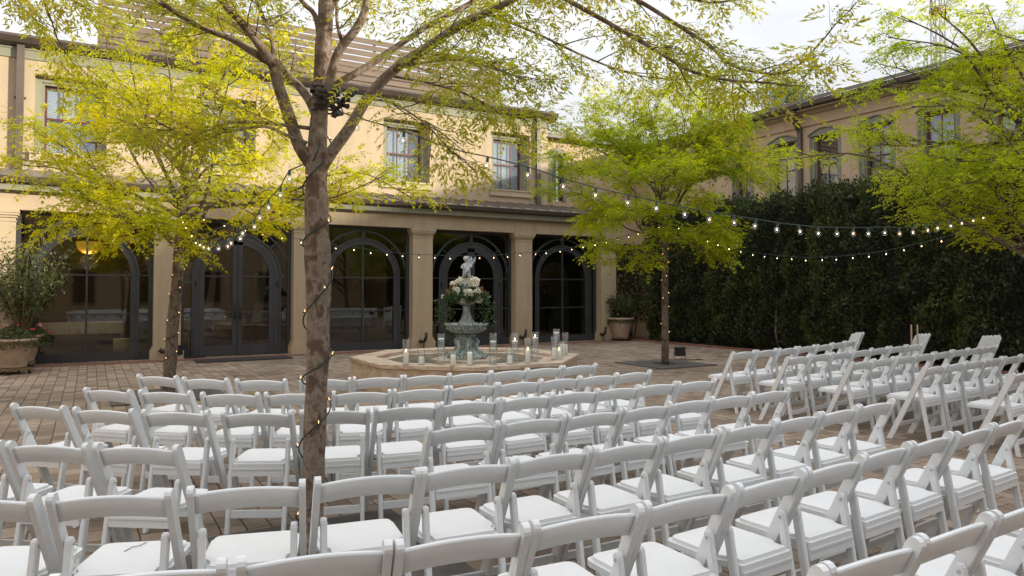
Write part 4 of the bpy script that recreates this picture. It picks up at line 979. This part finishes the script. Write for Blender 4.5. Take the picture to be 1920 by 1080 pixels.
P = np.array([list(fpos(*q)) for q in [(845, 541, -.25), (852, 538, -.25), (900, 537, -.22), (905, 543, -.22), (876, 523, -.15), (898, 542, -.28), (842, 549, -.2), (904, 553, -.2), (849, 537, -.3)] for _ in range(2)])
link('copper_leaves', np_mesh('copper_leaves', *quads(single_leaves(P+NPR.normal(0, .02, P.shape), NPR.uniform(.07, .12, len(P)), .42, dirs=np.tile([-.2, -.6, .4], (len(P), 1)))), M['leafbrown']), fa)

# candles in glass cylinders on the coping
CN = [(485,145,340,245,0,1),(600,222,340,282,0,0),(748,102,343,140,1,0),(838,240,352,267,0,0),(963,245,348,247,0,0),(1139,100,340,160,1,0),(1264,215,340,274,0,0),(1301,97,330,160,1,1),(1398,135,330,232,0,1),(1453,90,318,133,1,1),(1598,125,305,215,0,0),(1635,180,298,232,0,1),(1614,68,282,95,1,0),(1658,160,272,185,0,0),(1680,95,262,190,0,0)]
for i, (cx_, ty, by, cy_, fl_, lit) in enumerate(CN):
    px = 640+cx_/4; p = at_z(px, 600+by/4-1.5, FZ+.001); dep = (p-Vector((0, 0, H))).dot(fw_); sc_ = dep/FPX
    hgt = (by-ty)/4*sc_*.97; r = .058 if fl_ else .055; ch = (by-cy_)/4*sc_
    sz = 'tall' if hgt > .38 else 'short'
    kind = 'water-filled glass cylinder' if fl_ else 'glass cylinder'
    t = thing('glass_vase', '%s %s, %s vase from left on the fountain rim' % (sz, kind, ORD[i]), 'vase', tuple(p), 0, 'glass cylinder vases on the fountain rim')
    b = MB(); b.lathe([(r-.004, 0.001), (r, .004), (r, hgt), (r-.0035, hgt), (r-.0035, .012), (.001, .012)], 24, cap=False); b.build('glass', M['clearglass'], t)
    if fl_: b = MB(); b.lathe([(r-.0045, .013), (r-.0045, ch-.035)], 24); b.build('water', M['vasewater'], t)
    z0 = ch-.045 if fl_ else .0125; ct = thing('candle', ('floating white disc candle' if fl_ else 'white pillar candle')+(', lit,' if lit else '')+' in the %s vase from left' % ORD[i], 'candle', (p.x, p.y, p.z+z0), 0, 'white candles on the fountain rim')
    b = MB()
    if fl_: b.lathe([(.02, 0), (.042, .012), (.049, .03), (.045, .038), (.01, .036)], 20)
    else: b.lathe([(.036, 0), (.037, .004), (.037, ch-z0-.004), (.034, ch-z0), (.01, ch-z0-.006)], 20)
    b.build('wax', M['wax'], ct); zt = .036 if fl_ else ch-z0-.006
    b = MB(); b.tube([(0, 0, zt-.003), (.001, 0, zt+.012)], .0015, 5); b.build('wick', M['black'], ct)
    if lit: b = MB(); b.lathe([(.001, zt+.01), (.006, zt+.018), (.0065, zt+.026), (.003, zt+.042), (.0005, zt+.05)], 8); b.build('flame', M['flame'], ct)

# ---------------------------------------------------------------- string lights
def catmull(p, n):
    return smooth(p, n)
GL = MB(); GL.lathe([(.010, 0), (.010, -.032), (.013, -.034)], 8); ME_SOCK = GL.mesh('socket', M['greencord'])
def bulb_mesh(r, name, fil):
    b = MB(); prof = [(.010, -.032)]+[(r*math.sin(R(a)), -.035-r+r*math.cos(R(a))) for a in range(25, 181, 17)]+[(.0008, -.035-2*r)]
    b.lathe(prof, 14, mat=M['bulbglass'], cap=False); b.sphere((0, 0, -.035-r*.9), fil, 6, mat=M['filament']); return b.mesh(name)
ME_G = bulb_mesh(.025, 'globe_bulb', .0055); ME_S = bulb_mesh(.018, 'small_bulb', .006)
def string_lights(label, pts, bulb_ts, me, group):
    t = thing('string_lights', label, 'string lights', tuple(pts[0]), 0, group); o_ = Vector(pts[0])
    b = MB(); b.tube([p-o_ for p in pts], .0042, 6); b.build('cord', M['greencord'], t)
    for (p, lean) in bulb_ts:
        s = link('socket', ME_SOCK, t); s.location = p-o_; s.rotation_euler = (rnd.uniform(-.15, .15)+lean, rnd.uniform(-.2, .2), 0)
        link('bulb', me, s)
def by_x(pxs, A, B, fn=None):
    """points over pixel list, on the vertical plane through A and B"""
    out = []
    dx, dy = B[0]-A[0], B[1]-A[1]
    for (px, py) in pxs:
        r = ray(px, py); k = (A[0]*dy-A[1]*dx)/(r.x*dy-r.y*dx); out.append(Vector((0, 0, H))+r*k)
    return out
A1 = d1(626, 205, -.02); T4P = at_d(2035, 360, 8.7)
main_b = [(668,229),(758,255),(841,286),(915,302),(991,321),(1056,342),(1117,359),(1179,373),(1231,384),(1283,395),(1332,405),(1375,411),(1418,417),(1459,424),(1497,428),(1534,431),(1568,432),(1601,432),(1628,432),(1661,431),(1686,432),(1712,430),(1738,426),(1759,422),(1783,418),(1804,413),(1825,408),(1845,403)]
bp_main = by_x([(x, y-9*(1-.5*(x-668)/1200)) for x, y in main_b], A1, T4P)
cp = smooth([A1]+bp_main+[at_d(1900, 385, 8.2), T4P], 2)
string_lights('globe string lights from the near trunk to the tree at the right edge', cp, [(p, 0) for p in bp_main], ME_G, 'globe string lights over the courtyard')
A0 = d1(588, 300, -.08); T2P = at_d(341, 400, 10.7)
sb = [(543,326),(526,357),(503,381),(486,401),(477,418),(457,431),(452,441),(435,450),(428,456),(412,461),(393,461),(382,459),(374,455),(366,451),(359,438),(348,423),(343,413),(341,404)]
bp2 = by_x([(x, y-7*(1-.6*i/17)) for i, (x, y) in enumerate(sb)], A0, T2P)
string_lights('globe string lights from the near trunk down to the left tree', smooth([d1(600, 262, -.08), A0]+bp2+[T2P], 2), [(p, 0) for p in bp2], ME_G, 'globe string lights over the courtyard')
T3P = at_d(1253, 412, 15.2)
s3 = [(383,410),(420,421),(460,430),(494,438),(528,445),(564,453),(600,459),(630,464),(664,467),(694,473),(726,476),(756,479),(786,481),(816,482),(844,483.5),(872,483.5),(900,483),(926,482),(952,481),(976,478),(1003,476),(1025,474),(1050,471),(1071,467),(1094,463),(1116,459),(1137,454),(1158,449),(1178,444),(1197,438),(1216,433),(1236,426)]
bp3 = by_x([(x, y-4) for x, y in s3], T2P, T3P)
string_lights('string lights from the left tree past the arcade to the right tree', smooth([T2P]+bp3+[T3P], 1), [(p, 0) for p in bp3], ME_S, 'globe string lights over the courtyard')
s4 = [(1272,428),(1290,437),(1307,446),(1327,452),(1345,459),(1368,466),(1388,471),(1412,477),(1434,480),(1458,483),(1485,485),(1510,487),(1541,486),(1568,485),(1599,482),(1629,479),(1661,474),(1694,467),(1728,459),(1765,450),(1804,439),(1841,425),(1884,410)]
T4Q = at_d(2030, 350, 8.7); bp4 = by_x([(x, y-4) for x, y in s4], T3P, T4Q)
string_lights('string lights against the dark hedge from the right tree to the edge tree', smooth([T3P]+bp4+[at_d(1950, 385, 9.0), T4Q], 1), [(p, 0) for p in bp4], ME_S, 'globe string lights over the courtyard')

# mini lights wound round the trunks
def wrap(label, pts, rad, turns, nb, cord_r, br, z0t=0.0, phase=0):
    t = thing('mini_lights', label, 'string lights', tuple(pts[0]), 0, 'mini lights wound round the trunks'); o_ = Vector(pts[0]); P_ = []; n_ = int(turns*14)
    for k in range(n_+1):
        f = k/n_; p, d = along(pts, f); a = phase+2*math.pi*turns*(f+.02*math.sin(f*17)); r = rad(f)+cord_r; P_.append((p+Vector((math.cos(a)*r, math.sin(a)*r, 0)), a))
    b = MB(); b.tube([p-o_ for p, _ in P_], cord_r, 6); b.build('cord', M['greencord'], t)
    mm = MB(); mm.tube([(0, 0, 0), (.018, 0, .004)], .0035, 6, mat=M['greencord']); mm.lathe([(.0005, 0), (br, .004), (br*.9, .012), (.0005, .024)], 6, mat=M['mini']); 
    me = mm.mesh('mini_bulb')
    for k in range(nb):
        i_ = int((k+.5)/nb*n_); p, a = P_[i_]; o = link('bulb', me, t); o.location = p-o_; o.rotation_euler = (rnd.uniform(-.8, .8), rnd.uniform(-.6, .6), a+rnd.uniform(-.5, .5))
wrap('dark cord of mini lights spiralling round the near flaky trunk', [base1+Vector((0, 0, .25)), d1(588, 880), d1(592, 760), d1(597, 560), d1(594, 420), d1(594, 300), d1(598, 230)], lambda f: .087-.012*f, 6, 18, .0045, .0032, phase=2.2)
b2_ = at_z(314, 742, 0)
wrap('mini lights wound round the left tree trunk', [b2_+Vector((0, 0, .05)), at_d(325, 600, 10.85), at_d(333, 520, 10.85), at_d(337, 450, 10.85)], lambda f: .105-.028*f, 7, 24, .004, .006, phase=1)
b3_ = at_z(1247, 683, 0)
wrap('mini lights wound round the right tree trunk', [b3_+Vector((0, 0, .1)), at_d(1247, 560, 15.3), at_d(1247, 490, 15.3), at_d(1246, 430, 15.3)], lambda f: .089-.024*f, 9, 30, .004, .0085, phase=.5)

# bundle of spare sockets and cable in the near tree's fork
cb = thing('cable_bundle', 'black bundle of coiled cable and spare sockets in the near tree', 'cable', tuple(d1(604, 195)), 0); o_ = cb.location.copy()
b = MB()
for k in range(5):
    cz = d1(604+rnd.uniform(-6, 14), 170+k*9, -.02)-o_; r = .062+rnd.uniform(0, .018)
    b.tube([cz+Vector((math.cos(a)*r*1.05, math.sin(a)*r, .012*math.sin(a*2+k))) for a in [2*math.pi*q/14 for q in range(15)]], .006, 6)
for k in range(9):
    c0 = d1(rnd.uniform(615, 650), rnd.uniform(165, 200), rnd.uniform(-.1, .02))-o_; r = rnd.uniform(.025, .05); ax1 = rv().normalized(); ax2 = ax1.orthogonal().normalized()
    b.tube([c0+(ax1*math.cos(a)+ax2*math.sin(a))*r for a in [5*q/12 for q in range(13)]], .004, 6)
b.build('cable', M['black'], cb)
for (px, py) in [(585, 165), (636, 172), (655, 178), (662, 176), (640, 190), (646, 198), (628, 212), (636, 214), (612, 172), (648, 186), (596, 178), (622, 200)]:
    b = MB(); p = d1(px, py, -.1+rnd.uniform(-.02, .04))-o_; dd = (rv().normalized()+Vector((.3, 0, -.5))).normalized(); b.tube([p-dd*.022, p+dd*.012, p+dd*.026], [.011, .013, .017], 9); b.build('socket', M['black'], cb)

# ---------------------------------------------------------------- tree grates, lamps, mat, planters, petals
for nm, c_, d_ in (('square iron grate round the foot of the left tree', at_z(314, 742, 0), .02), ('square iron grate round the foot of the right tree', at_z(1247, 683, 0), 0), ('square iron grate round the foot of the near tree', base1, 0)):
    t = thing('tree_grate', nm, 'grate', (c_.x, c_.y, 0), 0, 'tree grates')
    b = MB(); s_ = .76
    b.strip([Vector((.26*math.cos(a), .26*math.sin(a), .004)) for a in [R(22.5*k) for k in range(16)]], [Vector((max(-1, min(1, 1.42*math.cos(a)))*s_, max(-1, min(1, 1.42*math.sin(a)))*s_, .004)) for a in [R(22.5*k) for k in range(16)]], (0, 0, .016), closed=True)
    b.mi(M['gratemetal'])
    for k in range(16):
        a = R(22.5*k+11)
        for rr_ in (.34, .46, .58):
            p = Vector((rr_*math.cos(a), rr_*math.sin(a), .021)); q = Vector((math.cos(a), math.sin(a), 0)); n_ = Vector((-q.y, q.x, 0))*.012
            b.poly([p-q*.045-n_, p+q*.045-n_, p+q*.045+n_, p-q*.045+n_], (0, 0, .0015), M['black'])
    b.build('plate', None, t)
    b = MB(); vs = [b.bm.verts.new((.27*math.cos(a), .27*math.sin(a), .006)) for a in [R(22.5*k) for k in range(16)]]; b.bm.faces.new(vs); b.build('soil', M['mulch'], t)
def floodlight(loc, rz, label, s=1.0, cord=True):
    t = thing('floodlight', label, 'floodlight', loc, rz, 'black floodlights on the paving')
    b = MB(); b.poly([Vector(p)*s for p in ((-.10, -.07, .09), (.10, -.07, .09), (.12, -.075, .29), (-.12, -.075, .29))], (0, .12*s, 0)); b.build('housing', M['black'], t, .012)
    b = MB(); b.tube([Vector((-.125*s, -.01, .19*s)), Vector((-.135*s, -.01, .02)), Vector((.135*s, -.01, .02)), Vector((.125*s, -.01, .19*s))], .01*s, 6); b.build('bracket', M['black'], t)
    if cord: b = MB(); b.tube([Vector(p)*s for p in ((0, .05, .05), (-.1, .12, .012), (-.3, .05, .012), (-.42, -.05, .012), (-.5, .06, .012), (-.35, .13, .012))], .008*s, 6); b.build('cord', M['black'], t)
floodlight(tuple(at_z(1275, 675, 0)), R(150), 'black floodlight on the grate beside the right tree trunk')
floodlight(tuple(at_z(341, 673, 0)), R(200), 'black floodlight at the column foot behind the left tree', 1.1)
def uplight(px, py, label):
    c_ = at_z(px, py, 0); t = thing('uplight', label, 'uplight', (c_.x, VC-.17, 0), 0, 'bronze uplights at the column feet')
    b = MB(); b.tube([(-.14, 0, .24), (-.08, -.02, .20), (0, 0, .20), (.04, 0, .22)], [.05, .055, .03, .015], 8); b.tube([(.02, 0, .20), (.06, 0, .30), (.07, 0, .44)], .038, 10); b.build('lamp_head', M['darkmetal'], t)
    b = MB(); b.tube([(0, 0, 0), (0, 0, .21)], .014, 6); b.tube([(0, 0, 0), (0, 0, .015)], .04, 10); b.build('spike', M['darkmetal'], t)
for (px, py, l_) in ((799, 655, 'bent bronze uplight at the column foot left of the fountain statue'), (990, 647, 'bent bronze uplight at the column foot right of the fountain statue'), (1148, 641, 'bent bronze uplight at the last column by the planter'), (308, 672, 'bent bronze uplight at the column foot beside the left tree')): uplight(px, py, l_)
dm = thing('doormat', 'dark rubber doormat before the left arched doors', 'doormat', (3.05, 17.42, .0)); b = MB(); b.box(-1.0, 1.05, -.38, .34, .0055, .022); b.build('rubber_sheet', M['mat'], dm, .004)

def pot(loc, s, label, group='terracotta planters', wheels=True, swag=True):
    t = thing('planter', label, 'planter', loc, rnd.random(), group)
    b = MB(); b.lathe([(.24*s, .12), (.255*s, .14), (.25*s, .165), (.262*s, .19), (.33*s, .50*s), (.36*s, .64*s), (.405*s, .655*s), (.425*s, .68*s), (.425*s, .715*s), (.395*s, .725*s), (.37*s, .70*s), (.33*s, .66*s), (.02, .66*s)], 40); b.build('pot', M['terracotta'], t)
    b = MB(); b.box(-.26*s, .26*s, -.26*s, .26*s, .075, .118); d = b.build('dolly', M['cane'], t, .006)
    for sx_ in (-1, 1):
        for sy_ in (-1, 1):
            b = MB(); b.tube([(sx_*.22*s-.012, sy_*.22*s, .034), (sx_*.22*s+.012, sy_*.22*s, .034)], .033, 12); b.box(sx_*.22*s-.018, sx_*.22*s+.018, sy_*.22*s-.01, sy_*.22*s+.01, .05, .0745); b.build('castor', M['black'], t)
    return t
def bedding(loc, s, label, cols, tall=0, spread=1.0, lean=(0, 0)):
    t = thing('potted_plant', label, 'plant', loc, 0, 'plants in the planters')
    n = 1500; a = NPR.uniform(0, 6.28, n); r_ = NPR.rand(n)**.5*.50*s; P = np.stack([r_*np.cos(a), r_*np.sin(a), .04+NPR.rand(n)*.26*s*(1.15-r_/(.5*s))-np.maximum(0, r_-.38*s)*1.6], 1)
    Qs = [single_leaves(P, NPR.uniform(.04, .085, n), .35, up=np.array([0, 0, 1]))]
    if tall:
        b = MB(); LPs = []
        for k in range(34):
            a = rnd.random()*6.28; q = [Vector((.1*math.cos(a), .1*math.sin(a), 0))]; h = tall*rnd.uniform(.6, 1.0); sp_ = rnd.uniform(.15, .75)*spread
            for j in range(1, 6):
                f = j/5; q.append(Vector((math.cos(a)*(.1+sp_*f**1.6)+lean[0]*f, math.sin(a)*(.1+sp_*f**1.6)+lean[1]*f, h*f-.12*f**3*sp_)))
            b.tube(q, [.009, .008, .007, .006, .004, .002], 5, cap=False)
            for _ in range(110):
                f = .30+.70*rnd.random()**.8; p, _d = along(q, f); LPs.append([p.x+rnd.gauss(0, .09), p.y+rnd.gauss(0, .09), p.z+rnd.gauss(0, .08)])
        b.build('cane', M['cane'], t)
        P2 = np.array(LPs); Qs.append(single_leaves(P2, NPR.uniform(.05, .10, len(P2)), .38, up=np.array([0, -.3, .6])))
    link('foliage', np_mesh('foliage', *quads(np.concatenate(Qs)), M['leafp']), t)
    for (m_, k_) in cols:
        b = MB()
        for _ in range(k_):
            a = rnd.uniform(3.3, 6.6); rr_ = .50*s*rnd.uniform(.5, 1.08); p = Vector((rr_*math.cos(a), rr_*math.sin(a), .10+.18*rnd.random()-(rr_>.42*s)*.08))
            for j in range(5):
                an = j*1.257; q = p+Vector((math.cos(an)*.018, math.sin(an)*.012, math.sin(an)*.012)); b.sphere(q, .013, 6, sq=(1, 1, .6))
        b.build('blossom', m_, t)
p1 = at_z(23, 701, 0); p2 = at_z(40, 688, 0); p3 = at_z(-27, 701, 0); p4 = at_z(1172, 639, 0)
# pots on the left
pot((p1.x, p1.y, 0), .92, 'pale terracotta planter on castors, front one by the left windows'); bedding((p1.x, p1.y, .61), .9, 'low bedding plants with a red bloom in the front left planter', [(M['red'], 2), (M['pink'], 1)], 0)
pot((p2.x, p2.y, 0), .92, 'pale terracotta planter on castors, half hidden behind the front one'); bedding((p2.x, p2.y, .61), 1.05, 'tall arching cane shrub over pink flowers in the rear left planter', [(M['pink'], 5), (M['pinkpale'], 7)], 2.05, 1.25, (.15, -.1))
pot((p3.x, p3.y, 0), .92, 'pale terracotta planter cut by the left picture edge'); bedding((p3.x, p3.y, .61), .9, 'green bedding plants at the left picture edge', [(M['pink'], 2)], 0)
pot((p4.x, p4.y+.2, 0), 1.0, 'terracotta planter beside the last arcade column on the right'); bedding((p4.x, p4.y+.2, .66), .85, 'small shrub with red and pink blooms in the right planter', [(M['red'], 4), (M['pinkpale'], 3)], .75, .5)

for k, px in enumerate((1709, 1720.5)):
    p = at_d(px, 632, 11.6); t = thing('timber_stake', ('left' if k == 0 else 'right')+' one of two thin pale stakes behind the right block chairs', 'stake', (p.x, p.y, 0), 0, 'pale stakes before the hedge')
    b = MB(); b.box(-.008, .008, -.008, .008, 0, p.z+.20); b.build('stake_rod', M['stake'], t)
# white petals strewn along the aisle
pl = np.array([[*at_z(px, py, .008)] for (px, py) in [(1284, 797), (1375, 832), (1392, 836), (1400, 829), (1396, 842), (1440, 838), (1444, 842), (1495, 826), (1497, 829), (1452, 821), (1863, 907), (1905, 905), (1820, 924), (1890, 915), (1778, 903), (1850, 955), (1903, 912), (1900, 961), (1838, 926), (1283, 795), (1010, 800), (1170, 842), (1530, 905), (1555, 760)]])
me_p = MB(); vs = [me_p.bm.verts.new(p) for p in ((-.022, 0, 0), (-.008, -.016, .004), (.014, -.014, .006), (.024, 0, .002), (.012, .015, .005), (-.010, .014, .006))]; me_p.bm.faces.new(vs); me_p = me_p.mesh('petal', M['petal'])
for p in pl:
    o = link('petal', me_p); o.location = p; o.rotation_euler = (rnd.uniform(-.3, .3), rnd.uniform(-.3, .3), rnd.random()*6); o.scale = (1.1, 1.1, 1.1)
    tag(o, 'white rose petal lying on the aisle paving', 'petal', 'white petals on the paving')
# dry twig left on a seat
tw = MB(); tw.tube([(-.05, -.03, 0), (-.02, .0, .004), (.01, .005, .003), (.04, .045, .002)], .0016, 5); q = at_z(257, 1026, .4615)
o = tw.build('dry_twig', M['twig']); o.location = q; tag(o, 'thin dry twig lying on a front left chair seat', 'twig')

# ---------------------------------------------------------------- things inside the room
pl_ = bpy.data.lights.new('pendant_glow', 'POINT'); pl_.energy = 26; pl_.color = (1, .72, .36); pl_.shadow_soft_size = .2
po_ = bpy.data.objects.new('pendant_glow', pl_); col.objects.link(po_); po_.location = at_y(167, 455, 20.0)+Vector((0, 0, -.45))
lp = thing('pendant_lamp', 'amber bowl pendant lamp glowing behind the left arched window', 'lamp', tuple(at_y(167, 455, 20.0)))
b = MB(); b.lathe([(.01, -.27), (.12, -.25), (.22, -.17), (.27, -.05), (.27, .02)], 28, cap=False); b.build('lamp_shade', M['lamp'], lp)
b = MB(); b.lathe([(.272, .02), (.272, .04), (.24, .06), (.03, .16)], 28, cap=False); b.tube([(0, 0, .15), (0, 0, 3.29-lp.location.z)], .012, 6); b.build('lamp_stem', M['black'], lp)
gs = at_y(348, 512, 18.72); t = thing('window_sign', 'pale green sign with black scroll behind glass beside the left tree trunk', 'sign', tuple(gs))
b = MB(); b.box(-.17, .17, -.006, .006, -.24, .26); b.build('sign_board', M['indoor_green'], t)
b = MB(); b.tube([(-.15+.012*k, -.010, -.12+.035*math.sin(k*.9)) for k in range(26)], .006, 5); b.build('scroll_line', M['black'], t)
for k, (x0, x1) in enumerate(((398, 386), (492, 482))):
    t = thing('fabric_swag', 'hanging white fabric swag behind the %s leaf of the left arched doors' % ('left' if k == 0 else 'right'), 'drape', tuple(at_y(x0, 520, 20.6)), 0, 'white fabric swags indoors')
    o_ = Vector(t.location); A_ = at_y(x0+6, 470, 20.6)-o_; B_ = at_y(x0, 540, 20.6)-o_; C_ = at_y(x1-3, 605, 20.6)-o_
    pts = smooth([A_, B_, C_], 6); b = MB()
    inn = [p+Vector((-.05-.06*i/12, 0, 0)) for i, p in enumerate(pts)]; out = [p+Vector((.05+.07*i/12, 0, 0)) for i, p in enumerate(pts)]
    b.strip(inn, out, (0, .012, 0)); b.build('cloth', M['linen'], t)
# someone standing indoors behind the rightmost arch
pp = at_y(1023, 560, 20.9); pe = thing('person', 'person in a blue shirt and dark trousers standing indoors behind the rightmost arch', 'person', (pp.x, pp.y, .021), R(20))
V_ = [(0,0,.95),(0,0,1.10),(0,0,1.25),(0,.0,1.40),(0,0,1.47),(0,-.01,1.52),(0,-.015,1.58),(0,-.015,1.66),(.17,0,1.40),(.23,.01,1.12),(.24,-.08,.90),(.24,-.11,.82),(-.17,0,1.40),(-.23,.01,1.12),(-.22,-.10,.92),(-.21,-.14,.84),(.09,0,.90),(.10,-.01,.50),(.10,.02,.09),(.10,-.10,.035),(-.09,0,.90),(-.10,-.01,.50),(-.11,.02,.09),(-.11,-.10,.035)]
E_ = [(0,1),(1,2),(2,3),(3,4),(4,5),(5,6),(6,7),(3,8),(8,9),(9,10),(10,11),(3,12),(12,13),(13,14),(14,15),(0,16),(16,17),(17,18),(18,19),(0,20),(20,21),(21,22),(22,23)]
RD = [(.15,.10),(.14,.10),(.155,.11),(.14,.09),(.06,.06),(.055,.055),(.082,.095),(.07,.08),(.055,.055),(.042,.042),(.03,.03),(.03,.02),(.055,.055),(.042,.042),(.03,.03),(.03,.02),(.085,.085),(.06,.06),(.04,.04),(.035,.03),(.085,.085),(.06,.06),(.04,.04),(.035,.03)]
skin = flat('skin', (.45, .27, .19), .5); shirt = flat('blue_shirt', (.10, .16, .28), .8); trous = flat('dark_trousers', (.02, .022, .028), .8)
bd = skinned('body', V_, E_, RD, skin, pe); bd.data.materials.append(shirt); bd.data.materials.append(trous)
for f in bd.data.polygons:
    z = f.center.z; f.material_index = 2 if z < .98 and abs(f.center.x) < .20 else (1 if z < 1.46 and z > .93 else 0)
b = MB(); b.sphere((0, .012, 1.665), .092, 12, sq=(.92, 1.0, .98)); b.build('hair', M['black'], pe)
b = MB(); b.sphere((0, -.112, 1.60), .014, 6); b.sphere((.03, -.10, 1.625), .008, 6, mat=None); b.sphere((-.03, -.10, 1.625), .008, 6); b.build('nose', skin, pe)
bk = at_z(230, 655, .02); bk = at_y(230, 650, 20.2); t = thing('woven_basket', 'cream pierced basket standing inside the left arched window', 'basket', (bk.x, bk.y, .021))
b = MB(); b.lathe([(.18, 0), (.2, .02), (.21, .38), (.19, .38), (.17, .05)], 24); b.build('basket_body', M['basket'], t)
for k, (x, y, w_) in enumerate(((-.2, 21.2, 1.9), (2.9, 22.0, 1.8), (6.3, 21.4, 2.0))):
    t = thing('dining_table', 'long table under white linen indoors behind the %s arched bay' % ORD[k], 'table', (x, y, .021), 0, 'linen tables indoors')
    b = MB(); b.box(-w_/2, w_/2, -.4, .4, .70, .75); b.build('table_top', M['indoor_floor'], t)
    b = MB(); b.box(-w_/2-.01, w_/2+.01, -.41, .41, .752, .757); b.box(-w_/2-.015, w_/2+.015, -.42, -.412, .48, .757); b.build('table_linen', M['linen'], t)
    for sx_ in (-1, 1):
        for sy_ in (-1, 1): b = MB(); x_ = sx_*(w_/2-.08); y_ = sy_*.33; b.box(x_-.03, x_+.03, y_-.03, y_+.03, 0, .70); b.build('leg', M['black'], t)
t = thing('armchair', 'tan upholstered armchair indoors behind the rightmost arch', 'armchair', (12.7, 20.8, .021), R(200))
b = MB(); b.box(-.35, .35, -.35, .35, .15, .42); b.build('seat', M['cane'], t, .04); b = MB(); b.box(-.38, .38, .3, .45, .15, .95); b.build('backrest', M['cane'], t, .05)
for s_ in (-1, 1): b = MB(); b.box(s_*.42-.07, s_*.42+.07, -.35, .4, .05, .62); b.build('armrest', M['cane'], t, .04)
t = thing('indoor_plant', 'leafy green pot plant indoors behind the rightmost arch', 'plant', (13.1, 22.0, .021))
b = MB(); b.lathe([(.15, 0), (.2, .35), (.18, .35)], 16); b.build('pot', M['terracotta'], t); P = NPR.normal(0, [.3, .3, .2], (900, 3))+[0, 0, .85]; link('foliage', np_mesh('foliage', *quads(single_leaves(P, NPR.uniform(.08, .14, 900), .4)), M['leafp']), t)

# ---------------------------------------------------------------- light, sky, camera
SUN_EL, SUN_B = 13.0, 38.0      # elevation; horizontal direction measured from +X towards -Y (the sun stands to the right, a little behind)
sdir = Vector((math.cos(R(SUN_EL))*math.cos(R(SUN_B)), -math.cos(R(SUN_EL))*math.sin(R(SUN_B)), math.sin(R(SUN_EL))))
sl = bpy.data.lights.new('sun', 'SUN'); sl.energy = 4.3; sl.angle = R(3); sl.color = (1, .90, .73)
so = bpy.data.objects.new('sun', sl); col.objects.link(so); so.rotation_euler = sdir.to_track_quat('Z', 'Y').to_euler(); so.location = (30, -20, 30)
wd = bpy.data.worlds.new('World'); bpy.context.scene.world = wd; wd.use_nodes = True; nt = wd.node_tree
bg = nt.nodes['Background']; sky = N(nt, 'ShaderNodeTexSky', sky_type='NISHITA'); sky.sun_disc = False; sky.sun_elevation = R(SUN_EL); sky.sun_rotation = math.atan2(sdir.x, sdir.y)
sky.air_density = 1.2; sky.dust_density = 2.0; sky.altitude = 50
tc = N(nt, 'ShaderNodeTexCoord'); mp = N(nt, 'ShaderNodeMapping'); mp.inputs['Scale'].default_value = (1, 1, 3.2); nt.links.new(tc.outputs['Generated'], mp.inputs[0])
cl = noise(nt, 2.2, 7, .62, mp.outputs[0], .4)
fac = ramp(nt, cl, [(.22, (.75, .75, .75)), (.52, (1, 1, 1))])
shade = ramp(nt, noise(nt, 1.6, 5, .6, mp.outputs[0], .3), [(.3, (5.4, 5.5, 5.8)), (.7, (6.6, 6.65, 6.75))])
sxy = N(nt, 'ShaderNodeSeparateXYZ'); nt.links.new(tc.outputs['Generated'], sxy.inputs[0])
ov = N(nt, 'ShaderNodeMath', operation='MULTIPLY_ADD'); ov.inputs[1].default_value = .95; ov.inputs[2].default_value = .55; nt.links.new(sxy.outputs['Z'], ov.inputs[0])
vs_ = N(nt, 'ShaderNodeVectorMath', operation='SCALE'); nt.links.new(shade, vs_.inputs[0]); nt.links.new(ov.outputs[0], vs_.inputs['Scale']); shade = vs_.outputs[0]
mx = N(nt, 'ShaderNodeMix', data_type='RGBA'); nt.links.new(fac, mx.inputs['Factor']); nt.links.new(sky.outputs[0], mx.inputs['A']); nt.links.new(shade, mx.inputs['B'])
nt.links.new(mx.outputs['Result'], bg.inputs[0]); bg.inputs[1].default_value = .1
cd = bpy.data.cameras.new('camera'); co = bpy.data.objects.new('camera', cd); col.objects.link(co); bpy.context.scene.camera = co
co.location = (0, 0, H); co.rotation_euler = (math.pi/2+PITCH, 0, -YAW)
cd.sensor_width = 36; cd.lens = 36*FPX/1920; cd.shift_y = -36/1920; cd.clip_end = 500; cd.clip_start = .05
sc_ = bpy.context.scene; sc_.view_settings.view_transform = 'Standard'; sc_.view_settings.look = 'None'; sc_.view_settings.exposure = 1.0; sc_.view_settings.gamma = 1
sc_.render.engine = 'CYCLES'; sc_.cycles.max_bounces = 8; sc_.cycles.transparent_max_bounces = 16; sc_.cycles.sample_clamp_indirect = 6
sc_.render.resolution_x = 1024; sc_.render.resolution_y = 576
